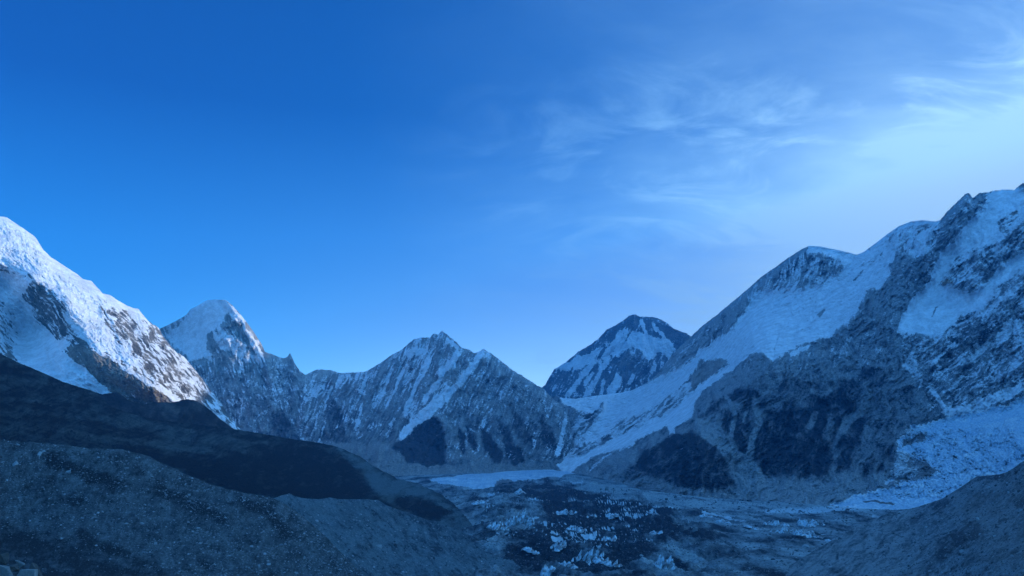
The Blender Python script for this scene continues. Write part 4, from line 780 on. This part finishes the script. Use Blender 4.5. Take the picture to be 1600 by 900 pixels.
PIN = [
 (778, 824, 30, 12, 9, 'low left end of the broad fin cluster, leftmost ice of the dark glacier floor', .5, -.2), (806, 820, 50, 24, 15, 'broad cluster of slanting pale ice fins, largest one left of the dark ground', .6, .15),
 (758, 787, 34, 6, 9, 'low row of tiny ice teeth nearest the flat white glacier tongue', .3, 0), (812, 770, 12, 7, 3, 'small pale ice block just below the white glacier tongue', .1, 0),
 (850, 785, 46, 6, 12, 'thin scattered row of ice teeth behind the first dark hummocks', .4, -.2), (928, 812, 36, 13, 9, 'pale triangular ice hump in the middle of the glacier', .1, .1), (953, 808, 24, 7, 6, 'short ice spine running right from the triangular hump', -.3, .2),
 (884, 802, 30, 7, 8, 'low pale ice patch left of the triangular hump', .2, 0), (897, 829, 34, 8, 9, 'rounded ice mound on the black debris, central', .3, 0), (957, 845, 26, 9, 7, 'pale ice hump on the right side of the black debris', .1, 0),
 (1020, 805, 34, 6, 8, 'thin ice row at the right end of the dark ground, far side', .5, 0), (1010, 838, 46, 8, 12, 'string of small slanted ice blades right of the black debris', .7, .25), (868, 858, 30, 15, 8, 'sparse spiky blades behind the bottom fin cluster', .8, .3),
 (915, 877, 50, 24, 16, 'large cluster of slanted fins at the bottom middle, with the tallest blades', .6, .1), (859, 897, 20, 26, 4, 'single pale cone of ice at the bottom, left of the large fin cluster', .05, 0), (960, 884, 60, 9, 18, 'long low comb of ice running right from the bottom fin cluster', .4, -.3),
 (884, 884, 30, 8, 9, 'low comb of ice linking the pale cone to the fin cluster', .2, -.1), (1034, 886, 34, 22, 9, 'jagged ice cluster standing alone at the bottom, right of the black debris', .5, .1), (830, 860, 22, 5, 6, 'faint row of ice bits on the left flank of the black debris', .5, -.3),
 (1128, 816, 22, 7, 5, 'small pointed ice pair on the grey ground right of centre', .4, -.1), (1102, 807, 16, 4, 4, 'tiny ice teeth on the grey ground left of the pointed pair', .2, 0), (1212, 822, 38, 11, 9, 'blue white dome of ice fins, farther of the right group', .3, 0),
 (1268, 821, 44, 12, 10, 'grey ribbed ice ridge, rightmost of the right group', -.2, -.15), (1222, 833, 34, 9, 11, 'row of dark striped ice ribs in front of the blue white dome', .3, 0), (1265, 838, 46, 12, 12, 'bright slanting ice wall, nearest and largest of the right group', -.3, -.3),
 (1300, 846, 36, 5, 10, 'low line of ice crumbs trailing right from the bright wall', .2, 0), (1362, 865, 14, 10, 3, 'lone triangular ice block on the grey debris at right', .1, 0), (1345, 876, 36, 6, 8, 'scattered ice bits in front of the lone triangular block', .5, -.2),
 (1180, 826, 24, 4, 7, 'thin ice line left of the striped ribs', .2, -.3), (1340, 838, 20, 6, 5, 'small ice pair on the slope right of the bright wall', .4, 0)]
for i, (a, b, w, h, n, lb, ln, rs) in enumerate(PIN): pinnacles(a, b, w, h, n, 300 + i, lb, ln, rs)

# ================================================================ the range beyond the frame that keeps the morning sun off the valley
def shade_range():
    sx, sy = math.sin(SUN_AZ), math.cos(SUN_AZ); te = math.tan(SUN_EL)
    # plan line of the range and the height to which its shadow must reach where it crosses the valley
    line = [(5200, -6000), (5200, 0), (5600, 3600), (6600, 5200), (8400, 7600), (10200, 9800), (13000, 14000), (14200, 17000)]
    prof = sorted([(6000, 500), (0, 420), (-1900, 520), (-3100, 470), (-3750, 230), (-4600, 380), (-5600, 620), (-6600, 830), (-7700, SH1), (-8200, SH2), (-9200, 1500), (-13000, 1900), (-20000, 1900)])
    pts = []; 
    for (x0, y0), (x1, y1) in zip(line, line[1:]):
        for t in np.linspace(0, 1, 40, endpoint=False): pts.append((x0 + (x1 - x0) * t, y0 + (y1 - y0) * t))
    pts = np.array(pts); c = pts[:, 0] * sy - pts[:, 1] * sx; a = pts[:, 0] * sx + pts[:, 1] * sy
    h = np.interp(c, [p[0] for p in prof], [p[1] for p in prof]) + a * te; h = h + 25 * fbm(c / 260, c * 0, 4, .55, 3)
    w = np.linspace(-1, 1, 41); V = []
    for (x, y), hh in zip(pts, h):
        half = (hh + 400) * 0.85
        V.append(np.stack([x + w * half, np.full_like(w, y), hh - (hh + 400) * np.abs(w) ** .9 + 60 * fbm(w * 6, np.full_like(w, y / 700), 4, .5, 6) * (np.abs(w) > .04)], -1))
    V = np.array(V); R, C = V.shape[:2]; z = np.zeros(R * C)
    structure(mesh_from('mountain', V.reshape(-1, 3), cells(R, C), terrain_mat('range_beyond_rock_and_snow', 6, base_n=.1), dict(snow=z + .5, dark=z + .4, warm=z, scree=z)))
SH1, SH2 = 1000, 1060
shade_range()

def haze():
    import bmesh
    bm = bmesh.new(); bmesh.ops.create_cube(bm, size=1.0); me = bpy.data.meshes.new('haze'); bm.to_mesh(me); bm.free()
    o = bpy.data.objects.new('haze', me); S.collection.objects.link(o)
    zs = (-330, 5200); o.scale = (42000, 38000, zs[1] - zs[0]); o.location = (0, 0, (zs[0] + zs[1]) / 2); o['kind'] = 'stuff'; o['label'] = 'thin blue morning haze filling the valley'
    m = bpy.data.materials.new('thin_air'); m.use_nodes = True; nt = m.node_tree; nt.nodes.clear()
    out = nt.nodes.new('ShaderNodeOutputMaterial'); v = nt.nodes.new('ShaderNodeVolumePrincipled'); nt.links.new(v.outputs[0], out.inputs['Volume'])
    v.inputs['Color'].default_value = (0.06, 0.44, 1.0, 1); v.inputs['Density'].default_value = HAZE; v.inputs['Anisotropy'].default_value = 0.2
    me.materials.append(m)
HAZE = 3.9e-5
if HAZE: haze()
